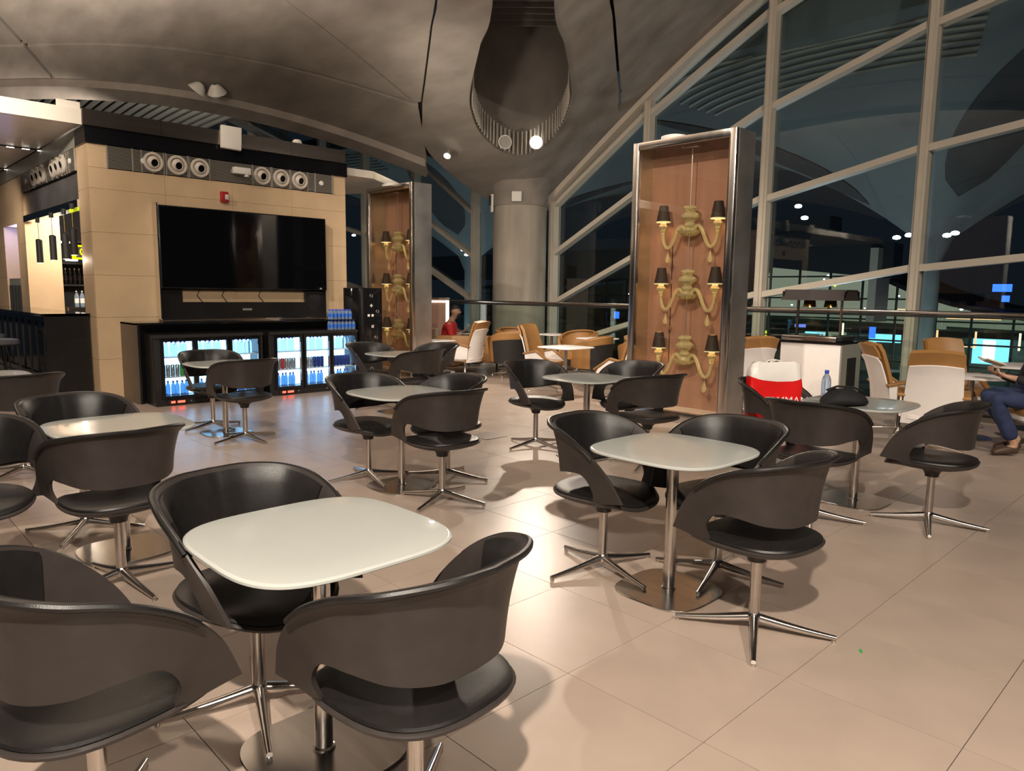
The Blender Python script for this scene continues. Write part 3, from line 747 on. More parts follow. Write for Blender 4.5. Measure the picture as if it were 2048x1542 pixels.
# ------------------------------------------------------------------ fridge surround, fridges, drinks
su=empty('fridge_surround',(0,0,0)); tag(su,'dark counter housing behind the drink fridges','counter')
MB().box(2.955,2.975,9.89,10.5,0,1.03).build('side_panel','brown_metal',su)
MB().box(2.975,5.98,10.0,10.49,.0,.90).build('body','black_panel',su); MB().box(2.955,5.98,9.89,10.5,1.01,1.035).build('counter_top','black_gloss',su)
MB().hexa([(2.976,9.89,0),(3.0,9.89,0),(3.12,10.0,0),(2.976,10.0,0)],[(2.976,9.89,1.01),(3.0,9.89,1.01),(3.12,10.0,.9),(2.976,10.0,.9)]).build('left_splay','black_panel',su)
MB().hexa([(3.0,9.89,1.01),(5.98,9.89,1.01),(5.98,10.0,.9),(3.12,10.0,.9)],[(3.0,9.93,1.01),(5.98,9.93,1.01),(5.98,10.02,.9),(3.12,10.02,.9)]).build('top_splay','black_gloss',su)
MB().box(3.9,5.0,10.12,10.14,1.037,1.05).build('cable_tray','chrome',su)
FY0,FY1=9.52,9.885; FH=.895
BOT=bottle_mesh('drink_bottle',['bottle_blue','cap_blue','bottle_blue'],.215,.030,10)
BOTB=bottle_mesh('drink_bottle',['bottle_clear','cap_blue','bottle_clear'],.215,.030,10)
def can_mesh(m): return MB().lathe([(.0,0),(.022,0),(.028,.008),(.028,.112),(.022,.122),(.0,.122)],12).mesh('drink_can',m,smooth=True)
CANS={k:can_mesh(m) for k,m in (('s',['can_silver']),('g',['can_green']),('b',['can_blue']),('r',['can_red']))}
def tall_mesh(m): return bottle_mesh('soda_bottle',[m,'can_silver','label_white' if m=='can_green' else 'can_red'],.17,.027,10)
def fridge(x0,x1,doors,label,idx):
    f=empty('drink_fridge',(0,0,0)); tag(f,label,'fridge','three-door under-counter drink fridges')
    b=MB(); b.box(x0,x0+.04,FY0+.05,FY1,.0,FH); b.box(x1-.04,x1,FY0+.05,FY1,0,FH); b.box(x0+.04,x1-.04,FY0+.05,FY1,.84,FH); b.box(x0+.04,x1-.04,FY0+.05,FY1,0,.10); b.box(x0+.04,x1-.04,FY1-.03,FY1,.1,.84)
    b.build('cabinet','black_panel',f)
    MB().box(x0+.045,x1-.045,FY1-.036,FY1-.031,.105,.83).build('light_wall','fridge_light',f)
    MB().box(x0+.045,x1-.045,FY0+.08,FY0+.12,.825,.838).build('light_tube','fridge_light',f)
    for a_,b_ in [(x0,doors[0][0]-.02)]+[(doors[q][1]+.02,doors[q+1][0]-.02) for q in range(2)]+[(doors[2][1]+.02,x1)]: MB().box(a_,b_,FY0+.031,FY0+.06,.085,.855).build('stile','black_matte',f)
    MB().box(x0,x1,FY0+.01,FY0+.05,.855,FH).build('top_strip','black_matte',f); MB().box(x0,x1,FY0+.02,FY0+.05,0,.085).build('plinth','black_matte',f)
    for z in (.345,.60): MB().box(x0+.05,x1-.05,FY0+.09,FY1-.05,z,z+.012).build('shelf','white_shell',f)
    for k,(a,c) in enumerate(doors):
        d=MB(); w=.035; d.box(a-w,c+w,FY0,FY0+.03,.09,.125); d.box(a-w,c+w,FY0,FY0+.03,.81,.85); d.box(a-w,a,FY0,FY0+.03,.125,.81); d.box(c,c+w,FY0,FY0+.03,.125,.81)
        d=d.build('door','black_gloss',f)
        MB().box(a,c,FY0+.01,FY0+.018,.125,.81).build('door_glass','glass_fridge',d)
        MB().box(c-.006,c+.004,FY0-.012,FY0,.2,.74).build('door_handle','steel',d)
        MB().path([(a+.05+.11*t+(.0),FY0-.002,.808-.04*math.sin(PI*t)) for t in np.linspace(.6,1.9,9)],.003,5).build('hanger_wire','black_matte',d)
        MB().lathe([(.012,0),(.012,-.01),(0,-.012)],10,(c-.04,FY0+.02,.05),axis='y').build('lock','chrome',d)
    ct=MB().box(doors[0][0]+.02,doors[0][0]+.26,FY0+.005,FY0+.025,.02,.075).build('control_panel','black_matte',f)
    MB().box(doors[0][0]+.06,doors[0][0]+.11,FY0+.002,FY0+.006,.033,.06).build('red_display','red_led',ct); MB().box(doors[0][0]+.14,doors[0][0]+.23,FY0+.002,FY0+.006,.033,.06).build('red_display','red_led',ct)
    return f
D1=[(3.16,3.51),(3.58,3.95),(4.03,4.38)]; D2=[(4.66,5.01),(5.10,5.46),(5.54,5.90)]
fridge(3.05,4.46,D1,'three-door drink fridge on the left, behind two black chairs',0)
fridge(4.55,5.96,D2,'three-door drink fridge on the right, under the stacked water bottles',1)
nm=['first','second','third','fourth','fifth','sixth']
for di,(a,c) in enumerate(D1+D2):
    n=6; xs=[a+.033+(c-a-.066)*k/(n-1) for k in range(n)]
    for sh,z in ((0,.103),(2,.613)):
        for k,x in enumerate(xs):
            o=link('drink_bottle',BOT if sh==0 else BOTB,None,(x,FY0+.16+.02*(k%2),z),k*.7)
            o.scale=(.9,.9,.92)
            tag(o,('blue-tinted water bottle on the bottom shelf behind the %s fridge door from the left' if sh==0 else 'clear water bottle on the top shelf behind the %s fridge door from the left')%nm[di],'bottle','water bottles in the %s fridge door, %s shelf'%(nm[di],'bottom' if sh==0 else 'top'))
    kinds=[['s','s','s','s','g','g'],['g','g','g','g','g','s'],['s','s','g','s','s','s'],['s','s','r','s','s','s'],['s','s','s','b','b','b'],['b','b','b','b','b','b']][di]
    for k,x in enumerate(xs):
        q=kinds[k]
        o=link('drink_can',CANS[q],None,(x,FY0+.155,.358)); o.scale=(.95,.95,1.25)
        cn_={'s':'silver','g':'green','b':'dark blue','r':'red'}[q]
        tag(o,'%s drink can on the middle shelf behind the %s fridge door from the left'%(cn_,nm[di]),'can','%s cans in the %s fridge door'%(cn_,nm[di]))
# stacked water bottles on the right fridge
PB=bottle_mesh('pack_bottle',['bottle_pack','cap_blue','label_blue'],.148,.030,10)
for lv,(z,n,x0) in enumerate(((FH+.001,7,5.545),(FH+.155,6,5.55))):
    for r in range(2):
        for k in range(n):
            o=link('pack_bottle',PB,None,(x0+k*.0615,FY0+.06+r*.064,z),k)
            tag(o,'water bottle in the %s layer stacked on the right fridge'%('lower' if lv==0 else 'upper'),'bottle','water bottles in the %s layer on the fridge'%('lower' if lv==0 else 'upper'))
sheet=MB().box(5.51,5.93,FY0+.02,FY0+.17,FH+.1495,FH+.1545).build('cardboard_sheet','dark_brown'); tag(sheet,'thin dark sheet between the two layers of stacked bottles','sheet')
# black console cabinet with symbols
gc=empty('console_cabinet',(6.04,9.62,0)); tag(gc,'tall black cabinet with small white symbols right of the fridges','cabinet')
MB().box(0,.42,0,.45,0,1.52).build('body','black_gloss',gc,bevel=.01)
def sym(kind,x,z):
    if kind=='o': MB().lathe([(.026,-.004),(.026,0),(.018,0),(.018,-.004)],20,(x,0,z),axis='y',cap=False).build('circle_symbol','white_print',gc)
    elif kind=='+': q=MB(); q.box(x-.024,x+.024,-.004,0,z-.007,z+.007); q.box(x-.007,x+.007,-.004,0,z-.024,z+.024); q.build('plus_symbol','white_print',gc)
    elif kind=='x': MB().box(-.006,.006,-.004,0,-.026,.026).box(-.026,.026,-.004,0,-.006,.006).build('cross_symbol','white_print',gc,loc=(x,0,z),rot=(0,PI/4,0))
    else: MB().box(x-.018,x+.018,-.004,0,z-.018,z+.018).build('square_symbol','white_print',gc)
for s in (('o',.22,1.40),('+',.22,1.25),('c',.17,1.10),('c',.24,1.10),('o',.33,1.16),('x',.24,.93),('o',.30,.76),('x',.20,.66),('x',.27,.46),('o',.22,.28)): sym(*s)

# ------------------------------------------------------------------ chandelier display cases
def display_case(x,y0,y1,label):
    e=empty('display_case',(x,y0,0)); tag(e,label,'display case','steel and glass chandelier cases')
    W=y1-y0; H=3.22; Dp=.40
    b=MB(); b.box(0,.06,0,.07,0,H); b.box(0,.06,W-.07,W,0,H); b.box(0,.06,.07,W-.07,H-.09,H); b.box(0,.06,.07,W-.07,0,.13)
    b.build('front_frame','steel',e,bevel=.006)
    b=MB(); b.box(.012,.05,.07,.09,.13,H-.09); b.box(.012,.05,W-.09,W-.07,.13,H-.09); b.build('inner_frame','steel_plate',e)
    MB().box(.06,Dp,0,.012,0,H).build('side_sheet','steel_side',e); MB().box(.06,Dp,W-.012,W,0,H).build('side_sheet','steel_side',e)
    MB().box(Dp-.02,Dp,.012,W-.012,.0,H).build('back_panel','wood_pink',e); MB().box(.06,Dp-.02,.012,W-.012,H-.03,H).build('top_sheet','steel_side',e)
    MB().box(.06,Dp-.02,.012,W-.012,.10,.13).build('case_floor','white_paint',e)
    MB().box(.06,Dp-.02,W-.02,W-.0125,.13,H-.03).build('inner_lining','case_inner',e)
    MB().box(.02,.028,.09,W-.09,.13,H-.09).build('glass_pane','glass_case',e)
    for z in (1.05,1.6,2.15): MB().box(Dp-.024,Dp-.02,W-.35,W-.34,z-.5,z).build('panel_joint','dark_brown',e)
    return e
dc=display_case(7.13,4.05,5.38,'tall steel and glass case with three chandeliers, in the right centre')
bell=[(.004,.0),(.013,.012),(.0155,.028),(.010,.045),(.003,.07)]
def chandelier(loc,label,lightp):
    c=empty('chandelier',loc); tag(c,label,'chandelier','chandeliers in the display cases')
    MB().lathe([(.012,.005),(.08,.015),(.135,.055),(.14,.07),(.06,.06),(.045,.10),(.065,.13),(.06,.15),(.045,.165),(.065,.19),(.105,.215),(.11,.24),(.08,.268),(.05,.285),(.078,.305),(.086,.32),(.07,.345),(.015,.36)],20).build('body','amber_glass',c,smooth=True)
    for sg in (-1,1):
        dy=.36*sg; dx=.03*sg
        pts=[];
        for t in np.linspace(0,1,17):
            y=dy*(.12+.88*t); z=.07+.085*math.sin(PI*min(1,t/.36))*(t<.36) - (0 if t<.36 else .165*math.sin(PI*(t-.36)/.64*.80))
            pts.append((0,y,z))
        pts.append((0,dy*1.02,-.02))
        pts=[(0,dy*a,z) for a,z in ((.12,.045),(.2,.10),(.30,.125),(.40,.105),(.50,.04),(.60,-.045),(.70,-.10),(.80,-.115),(.90,-.09),(.97,-.035),(1.0,.03))]
        ts=np.linspace(0,1,len(pts)); pp=[cr(ts,pts,t) for t in np.linspace(0,1,30)]
        a=MB().path(pp,.021,10).build('arm','amber_glass',c,smooth=True)
        cu=MB().lathe([(.016,.02),(.028,.045),(.020,.062),(.034,.082),(.028,.098),(.050,.115),(.056,.135),(.042,.155),(.028,.165)],16,(0,dy,0)).build('candle_cup','amber_glass',c,smooth=True)
        MB().lathe([(.034,.165),(.034,.19)],14,(0,dy,0)).build('candle','candle',c,smooth=True)
        sh=MB().lathe([(.084,.185),(.050,.375)],22,(0,dy,0),cap=False).build('lamp_shade','shade',c,smooth=True)
        MB().lathe([(.082,.187),(.049,.372)],22,(0,dy,0),cap=False).build('shade_lining','shade_lit',sh,smooth=True)
        MB().lathe([(.0855,.183),(.0855,.193)],22,(0,dy,0),cap=False).build('shade_trim','candle',sh,smooth=True)
        dr=MB().path([(0,dy*.78,-.12),(0,dy*.78,-.17)],.002,5).build('drop_wire','wire',c)
        MB().lathe([(.004,-.16),(.010,-.185),(.028,-.235),(.031,-.255),(.020,-.285),(.003,-.295)],14,(0,dy*.78,0)).build('glass_drop','amber_glass',dr,smooth=True)
    return c
def wire_set(x,y,label):
    w=empty('suspension_wire',(x,y,3.10)); tag(w,label,'wire')
    MB().box(-.07,.07,-.10,.10,.02,.09).build('ceiling_plate','chrome',w,bevel=.006); MB().tube((0,0,.02),(0,0,-2.45),.006,n=8).build('wire_rope','wire',w,smooth=True)
nmt=['top','middle','bottom']
for xx,yy,cn_ in ((7.36,4.72,'near'),(7.36,10.46,'far')):
    for k,z in enumerate((2.13,1.41,.65)):
        chandelier((xx,yy,z),'%s amber glass chandelier in the %s display case'%(nmt[k],cn_),1)
        for sg in (-1,1): point('candle_light',(xx,yy+.36*sg,z+.26),.9,.02,(1,.72,.4))
    wire_set(xx,yy,'steel wire holding the chandeliers in the %s display case'%cn_)
dc2=copy_tree(dc); dc2.location=(7.13,9.75,0); dc2['label']='tall steel and glass case with three chandeliers, further back beside the fridges'
ul=empty('uplight',(7.33,4.95,3.22)); tag(ul,'white uplight on top of the near display case','lamp')
MB().lathe([(.13,0),(.15,.03),(.15,.05),(.09,.065)],22).build('lamp_body','plastic_white',ul,smooth=True); MB().lathe([(.085,.066),(0,.066)],18).build('lens','lamp_soft',ul)
ug=empty('uplight',(7.33,10.62,3.22)); tag(ug,'white uplight on top of the far display case','lamp')
MB().lathe([(.13,0),(.15,.03),(.15,.05),(.09,.065)],22).build('lamp_body','plastic_white',ug,smooth=True); MB().lathe([(.085,.066),(0,.066)],18).build('lens','lamp_soft',ug)
# spot fixtures in the roof slot
def fixture(X,D,z,lit,label,target,sc_=1.):
    p=cp3(X,D,z); e=empty('spotlight',p); tag(e,label,'spotlight','spotlights at the slot above the column'); e.scale=(sc_,)*3
    d=(Vector(target)-Vector(p)); e.rotation_euler=d.to_track_quat('-Z','Y').to_euler()
    MB().lathe([(.05,.16),(.10,.12),(.135,.03),(.14,.0),(.125,0)],22,cap=False).build('housing','plastic_white' if not lit else 'plastic_white',e,smooth=True)
    MB().lathe([(.124,.012),(.0,.012)],22).build('lens','lamp_warm' if lit else 'lens',e); MB().tube((0,0,.14),(0,.0,.34),.015,n=8).build('stem','grille_metal',e)
fixture(.43,15.25,4.50,True,'lit round spotlight in the slot above the column',cp3(.3,5,0))
fixture(-.20,15.25,4.50,False,'unlit round spotlight in the slot above the column',cp3(-2,5,0))
fixture(-1.42,15.75,4.30,True,'lit spotlight on the rib just left of the column',cp3(-2.2,12,0),.55)
for o in (bpy.data.objects['floor'],): pass
# ------------------------------------------------------------------ lounge: high-back white and tan chairs
def hb_rows(th,n=10,m=10,w0=.25,w1=.215,z0=.30,z1=.97,lean=.17,curl=.05):
    rows=[]
    for i in range(n+1):
        t=i/n; z=z0+(z1-z0)*t; w=w0+(w1-w0)*t; x=-.20-lean*t+.05*math.sin(PI*t)*.4-(.02 if t>.9 else 0)
        rows.append([(x+curl*(abs(2*j/m-1))**2-th,w*(2*j/m-1),z+.02*(1-(2*j/m-1)**2)*(t>.95)) for j in range(m+1)])
    return rows
HB_SHELL=MB().slab(hb_rows(.022,z1=.85,lean=.14),.014).mesh('back_shell','white_shell',smooth=True)
HB_PAD=MB().slab(hb_rows(-.002),-.04).mesh('back_pad','tan',smooth=True)
_r=hb_rows(.026,z1=.975,lean=.172)[8:]; HB_FLAP=MB().slab(_r,.02).mesh('head_flap','tan',smooth=True)
HB_SEAT=MB().rings([[(x+.02,y,z) for x,y in superell(.25*s,.25*s,4,32)] for s,z in ((.6,.36),(.95,.375),(1,.40),(1,.43),(.96,.455),(.6,.46))]).mesh('seat_pad','tan',smooth=True)
HB_SSH=MB().rings([[(x+.02,y,z) for x,y in superell(.262*s,.262*s,4,32)] for s,z in ((.4,.30),(.85,.315),(1,.345),(1,.38))]).mesh('seat_shell','white_shell',smooth=True)
def arm_mesh(sg):
    a=MB().prismy([(-.20,.36),(.22,.34),(.16,.46),(-.02,.60),(-.22,.56)],sg*.262-.008,sg*.262+.008); return a
HB_ARML=arm_mesh(1).mesh('arm_shell','white_shell',bevel=.003); HB_ARMR=arm_mesh(-1).mesh('arm_shell','white_shell',bevel=.003)
def arm_pad(sg): return MB().hexa([(-.24,sg*.262-.035,.555),(-.02,sg*.262-.035,.60),(-.02,sg*.262+.035,.60),(-.24,sg*.262+.035,.555)],[(-.24,sg*.262-.035,.58),(-.02,sg*.262-.035,.625),(-.02,sg*.262+.035,.625),(-.24,sg*.262+.035,.58)]).hexa([(-.02,sg*.262-.035,.60),(.21,sg*.262-.03,.44),(.21,sg*.262+.03,.44),(-.02,sg*.262+.035,.60)],[(-.02,sg*.262-.035,.625),(.225,sg*.262-.03,.46),(.225,sg*.262+.03,.46),(-.02,sg*.262+.035,.625)]).mesh('arm_pad','tan',bevel=.006)
HB_APL=arm_pad(1); HB_APR=arm_pad(-1)
HB_POST=MB().lathe([(.06,.31),(.05,.295),(.027,.285),(.027,.09),(.032,.08)],16).mesh('post','alu',smooth=True)
_l=MB().path([(.01,0,.085),(.16,0,.075),(.31,0,.055)],[.020,.016,.012],8); _l.lathe([(.008,.012),(.008,.05)],8,(.305,0,0)); _l.lathe([(.024,0),(.026,.006),(.02,.014)],12,(.305,0,0)); HB_LEG=_l.mesh('leg','alu',smooth=True)
def lounge(x,y,deg,label):
    e=empty('lounge_chair',(x,y,0),math.radians(deg)); tag(e,label,'chair','high-backed white and tan lounge chairs')
    for nm_,me in (('back_shell',HB_SHELL),('back_pad',HB_PAD),('head_flap',HB_FLAP),('seat_pad',HB_SEAT),('seat_shell',HB_SSH),('arm_shell',HB_ARML),('arm_shell',HB_ARMR),('arm_pad',HB_APL),('arm_pad',HB_APR),('post',HB_POST)): link(nm_,me,e)
    for k in range(4): link('leg',HB_LEG,e,rot=PI/4+k*PI/2+.3)
    return e
lounge(8.05,9.50,108,'white-backed tan lounge chair right of the far display case, turned left')
lounge(8.05,7.60,-75,'tan lounge chair facing its table, left of the small white table in the centre')
lounge(7.95,6.15,100,'white-backed tan lounge chair just left of the near display case')
lounge(8.20,4.42,62,'white-backed tan lounge chair beside the buffet counter')
lounge(8.32,2.66,-50,'tan lounge chair in side view, left of the round table')
lounge(9.45,2.45,-138,'tan lounge chair facing the camera, behind the round table')
lounge(7.62,2.15,18,'white-backed lounge chair seen square from behind, by the round table')
lounge(8.35,1.38,125,'white and tan lounge chair under the seated man at the right edge')
# tub chairs
def tub_rows(n=22,m=6):
    rows=[]
    for i in range(n+1):
        a=PI*(.28+1.44*i/n); f=abs(2*i/n-1)
        top=.80-.16*f**2.2; rx,ry=.31,.33
        row=[]
        for j in range(m+1):
            t=j/m; s=.86+.14*t
            row.append((rx*math.cos(a)*s-.0,ry*math.sin(a)*s,.30+(top-.30)*t))
        rows.append(row)
    return rows
TUB=MB().slab(tub_rows(),.05).mesh('tub_shell','tan',smooth=True)
TUBB=MB().slab([r[0:5] for r in tub_rows()[6:17]],-.006).mesh('back_panel','black_matte',smooth=True)
TSEAT=MB().rings([[(x+.03,y,z) for x,y in superell(.27*s,.28*s,3,32)] for s,z in ((.8,.29),(1,.31),(1,.42),(.95,.45),(.6,.455))]).mesh('seat_pad','tan',smooth=True)
TRIM=MB().path([(r[-1][0]*.93,r[-1][1]*.93,r[-1][2]+.002) for r in tub_rows()],.018,8).mesh('edge_trim','tan',smooth=True)
def tub(x,y,deg,label,dark=False):
    e=empty('tub_chair',(x,y,0),math.radians(deg)); tag(e,label,'armchair','tan tub chairs by the balustrade')
    for nm_,me in (('tub_shell',TUB),('seat_pad',TSEAT),('edge_trim',TRIM),('post',HB_POST)): link(nm_,me,e)
    if dark: link('back_panel',MB().slab([[(p[0]*1.02-.004,p[1]*1.02,p[2]) for p in r[0:5]] for r in tub_rows()[5:18]],.012).mesh('back_panel','black_matte',smooth=True),e)
    for k in range(4): link('leg',HB_LEG,e,rot=PI/4+k*PI/2)
    return e
tub(9.68,9.95,-100,'tan tub chair by the balustrade, left of the column')
tub(8.75,9.15,70,'tan tub chair with a black back, in front of the column')
tub(10.0,8.65,190,'tan tub chair at the balustrade, right of the column')
tub(9.05,7.55,110,'tan tub chair with a black back, behind the small white table')
tub(10.0,7.15,-110,'tan tub chair at the balustrade, next to the near display case')
tub(9.0,6.5,60,'low tan tub chair partly hidden by the near display case')
tub(9.6,5.2,150,'tan tub chair between the near display case and the buffet')
for ch in ('tan tub chair with a black back, in front of the column','tan tub chair with a black back, behind the small white table'):
    for o in list(bpy.data.objects):
        if o.get('label')==ch: link('back_panel',MB().slab([[(p[0]*1.19-.0,p[1]*1.17,p[2]-.03) for p in r[0:6]] for r in tub_rows()[5:18]],.012).mesh('back_panel','black_matte',smooth=True),o)
# sofa bench
sf=empty('sofa',(8.78,10.22,0),math.radians(-134)); tag(sf,'tan two-seat sofa in front of the seated man with the laptop','sofa')
MB().box(-.40,.35,-.58,.58,.22,.42).build('seat_base','tan',sf,bevel=.03); MB().box(.30,.44,-.58,.58,.22,.70).build('backrest','tan',sf,bevel=.03)
for s in (-1,1): MB().box(-.38,.42,s*.56-.05,s*.56+.05,.22,.60).build('armrest','tan',sf,bevel=.03)
for sx in (-.32,.38):
    for sy in (-.5,.5): MB().box(sx-.012,sx+.012,sy-.012,sy+.012,0,.22).build('leg','black_matte',sf)
# lounge tables
def small_table(x,y,label,rnd=False,sz=.33,glass=False,h=.72):
    e=empty('side_table',(x,y,0)); tag(e,label,'table','white side tables in the lounge')
    n=2 if rnd else 5
    MB().rings([[(a*s,b*s,z) for a,b in superell(sz,sz,n,56)] for s,z in ((.1,h),(.98,h),(1,h-.005),(1,h-.012),(.98,h-.018),(.1,h-.018))]).build('table_top','white_shell',e,smooth=True)
    MB().tube((0,0,.01),(0,0,h-.02),.025,n=16).build('pole','alu',e,smooth=True)
    MB().rings([[(a*s,b*s,z) for a,b in superell(.22,.22,n,48)] for s,z in ((1,0),(1,.008),(.1,.01))]).build('base_plate','steel_plate',e,smooth=True)
small_table(7.72,6.90,'small white table between two lounge chairs, left of the near case')
small_table(7.85,10.02,'small white table at the right edge of the far display case',h=.64,sz=.27)
small_table(9.95,9.25,'small white table by the balustrade, in front of the column',sz=.27)
small_table(9.7,7.95,'small white table by the balustrade, behind the tub chairs',sz=.30)
small_table(8.80,2.12,'round white table among the lounge chairs at the right',rnd=True,sz=.36,h=.66)
small_table(9.9,1.72,'grey-white table by the balustrade at the right edge',sz=.45)

# ------------------------------------------------------------------ buffet carving station
bf=empty('buffet_station',(9.45,3.78,0)); tag(bf,'white buffet counter with a brown hood and two brass heat lamps','buffet station')
MB().box(0,.62,-.02,.78,0,.86).build('cabinet','white_shell',bf,bevel=.006); MB().box(-.002,.62,-.04,-.02,0,.86).build('side_panel','cabinet_grey',bf)
MB().box(.18,.46,-.046,-.04,.28,.68).build('side_recess','black_hole',bf); MB().box(.20,.23,-.05,-.04,.46,.5).build('latch','steel',bf)
MB().box(-.02,.64,-.04,.80,.86,.885).build('worktop','black_gloss',bf); MB().box(.0,.60,.05,.78,.885,.955).build('warmer_tray','steel',bf,bevel=.01)
MB().box(.05,.55,.1,.73,.956,.962).build('hotplate','black_gloss',bf)
for yy in (.12,.70): MB().box(.28,.31,yy-.012,yy+.012,.955,1.50).build('hood_post','steel_plate',bf)
MB().prismy([(.02,1.42),(.12,1.56),(.48,1.56),(.58,1.42),(.55,1.42),(.46,1.535),(.14,1.535),(.05,1.42)],.0,.82).build('hood','dark_brown',bf)
MB().box(.05,.55,.0,.015,1.42,1.54).build('hood_end','dark_brown',bf); MB().box(.05,.55,.805,.82,1.42,1.54).build('hood_end','dark_brown',bf)
for yy in (.27,.55):
    h=MB().lathe([(.085,1.33),(.07,1.42),(.035,1.48),(.02,1.52)],20,(.30,yy,0),cap=False).build('heat_lamp','gold',bf,smooth=True)
    MB().lathe([(.0,1.36),(.035,1.37),(.04,1.40),(.02,1.44)],14,(.30,yy,0)).build('bulb','lamp_soft',h,smooth=True)

# ------------------------------------------------------------------ bar: counter, stools, pendants, back bar
bc=empty('bar_counter',(0,0,0)); tag(bc,'black bar counter along the side of the kiosk','bar counter')
MB().box(2.16,2.66,10.78,10.84,0,1.13).build('end_panel','black_panel',bc); MB().box(2.30,2.66,10.84,15.8,0,1.10).build('body','black_gloss',bc); MB().box(2.12,2.72,10.78,15.85,1.10,1.135).build('bar_top','black_gloss',bc)
for yy in np.arange(11.1,15.6,.45): MB().box(2.285,2.30,yy,yy+.02,.25,1.0).build('front_rib','black_matte',bc)
MB().tube((2.20,10.9,.22),(2.20,15.6,.22),.018,n=8).build('foot_rail','steel',bc,smooth=True)
def stool(x,y,deg,label):
    e=empty('bar_stool',(x,y,0),math.radians(deg)); tag(e,label,'stool','grey bar stools at the bar')
    MB().rings([[(a*s,b*s,z) for a,b in superell(.20,.21,4,28)] for s,z in ((.9,.74),(1,.755),(1,.79),(.95,.81),(.5,.812))]).build('seat','stool_grey',e,smooth=True)
    rows=[[(-.17-.04*(z-.8)/.25+.05*abs(t)**2,.20*t,z) for t in np.linspace(-1,1,11)] for z in (.84,.90,.96,1.02,1.06)]
    MB().slab(rows,-.045).build('backrest','stool_grey',e,smooth=True)
    for sx in (-1,1):
        for sy in (-1,1): MB().path([(sx*.14,sy*.15,.75),(sx*.20,sy*.20,.0)],.011,8).build('leg','black_matte',e,smooth=True)
    for sy in (-1,1): MB().path([(-.15,sy*.16,.75),(-.19,sy*.17,.92)],.010,6).build('back_stay','black_matte',e,smooth=True)
    r=.19; MB().path([(-r,-r,.26),(r,-r,.26),(r,r,.26),(-r,r,.26),(-r,-r,.26)],.009,6).build('foot_ring','black_matte',e,smooth=True)
stool(1.72,11.15,10,'grey bar stool nearest the camera at the bar'); stool(1.78,12.3,-5,'grey bar stool second from the camera at the bar'); stool(1.78,13.5,5,'grey bar stool third from the camera at the bar')
for k,(yy,z) in enumerate(((13.1,1.84),(12.25,1.86),(11.55,1.86),(11.12,1.90))):
    e=empty('pendant_lamp',(2.62,yy,z)); tag(e,'slim black pendant lamp, %s from the stone corner above the bar'%['fourth','third','second','first'][k],'lamp','pendant lamps above the bar')
    MB().lathe([(.04,0),(.045,.005),(.045,.34),(.03,.355)],16).build('lamp_tube','black_matte',e,smooth=True); MB().lathe([(.039,-.002),(0,-.002)],14).build('lamp_face','lamp_soft',e); MB().tube((0,0,.35),(0,0,.67),.004,n=6).build('cord','gold',e); MB().lathe([(.03,.60),(.03,.67)],12).build('rose','black_matte',e)
    point('pendant_light',(2.62,yy,z-.06),1.5,.03)
bk=empty('back_bar'); tag(bk,'dark back bar shelving with a pale stone pier inside the bar','shelving')
MB().box(2.9,3.36,15.55,15.7,0,2.9).build('stone_pier','stone_pale',bk); MB().box(3.36,6.0,15.75,15.85,0,2.9).build('back_panel','out_dark',bk)
for z in (1.05,1.5,1.9,2.3): MB().box(3.38,5.9,15.55,15.75,z,z+.03).build('shelf','mullion_dark',bk)
MB().box(2.8,6.0,11.0,15.9,2.95,3.0).build('bar_ceiling','white_paint',bk); MB().box(3.4,3.6,15.5,15.52,2.28,2.31).build('strip_light','led',bk); MB().box(3.5,3.7,15.5,15.52,1.96,1.99).build('strip_light','led',bk)
point('bar_light',(3.4,13.4,2.7),70,.15,NEUT)
bl=MB().lathe([(.09,2.94),(0,2.94)],18,(3.1,13.0,0)).build('downlight','led',bk)
SB=bottle_mesh('spirit_bottle',['bottle_clear','can_silver','label_white'],.28,.036,10); SBD=bottle_mesh('spirit_bottle',['black_gloss','can_silver','dark_brown'],.30,.036,10)
for k in range(9):
    o=link('spirit_bottle',SBD,None,(3.44+k*.075,15.64,1.53)); tag(o,'dark wine bottle in the row on the upper back bar shelf','bottle','bottles on the upper back bar shelf')
for k in range(6):
    o=link('spirit_bottle',SB,None,(3.36+k*.085,14.3,1.135)); tag(o,'clear glass bottle standing at the back of the bar counter','bottle','clear bottles on the bar')
bs=MB().box(3.2,3.95,14.15,14.5,0,1.134).build('bar_worktop','black_panel'); tag(bs,'black work counter inside the bar under the clear bottles','counter')
pk=empty('straw_bin',(3.80,14.32,1.135)); tag(pk,'pink-filled container on the bar work counter','container')
MB().lathe([(.10,0),(.11,.16)],16).build('bin','black_panel',pk,smooth=True); mat('pink_paper',(.75,.55,.66),.7)
q=MB()
for k in range(26):
    a=random.uniform(0,6.28); r=random.uniform(0,.08); q.tube((r*.8*math.cos(a),r*.8*math.sin(a),.05),(r*1.2*math.cos(a),r*1.2*math.sin(a),.36),.008,n=5)
q.build('straws','pink_paper',pk)
ex=empty('exit_sign',(3.66,14.9,2.1)); tag(ex,'glowing yellow sign hanging inside the bar','sign')
MB().box(-.2,.2,0,.03,-.13,.13).build('sign_box','black_matte',ex)
q=MB(); q.box(-.19,.19,-.006,0,.095,.125); q.box(-.19,.19,-.006,0,-.125,-.095); q.box(-.19,-.13,-.006,0,-.095,.095); q.build('sign_frame','sign_yellow',ex)
text('OI',.2,ex,(.03,-.007,0),(PI/2,0,0),'sign_yellow',.001)
MB().tube((0,.015,.13),(0,.015,.85),.006,n=6).build('hanger','steel',ex)

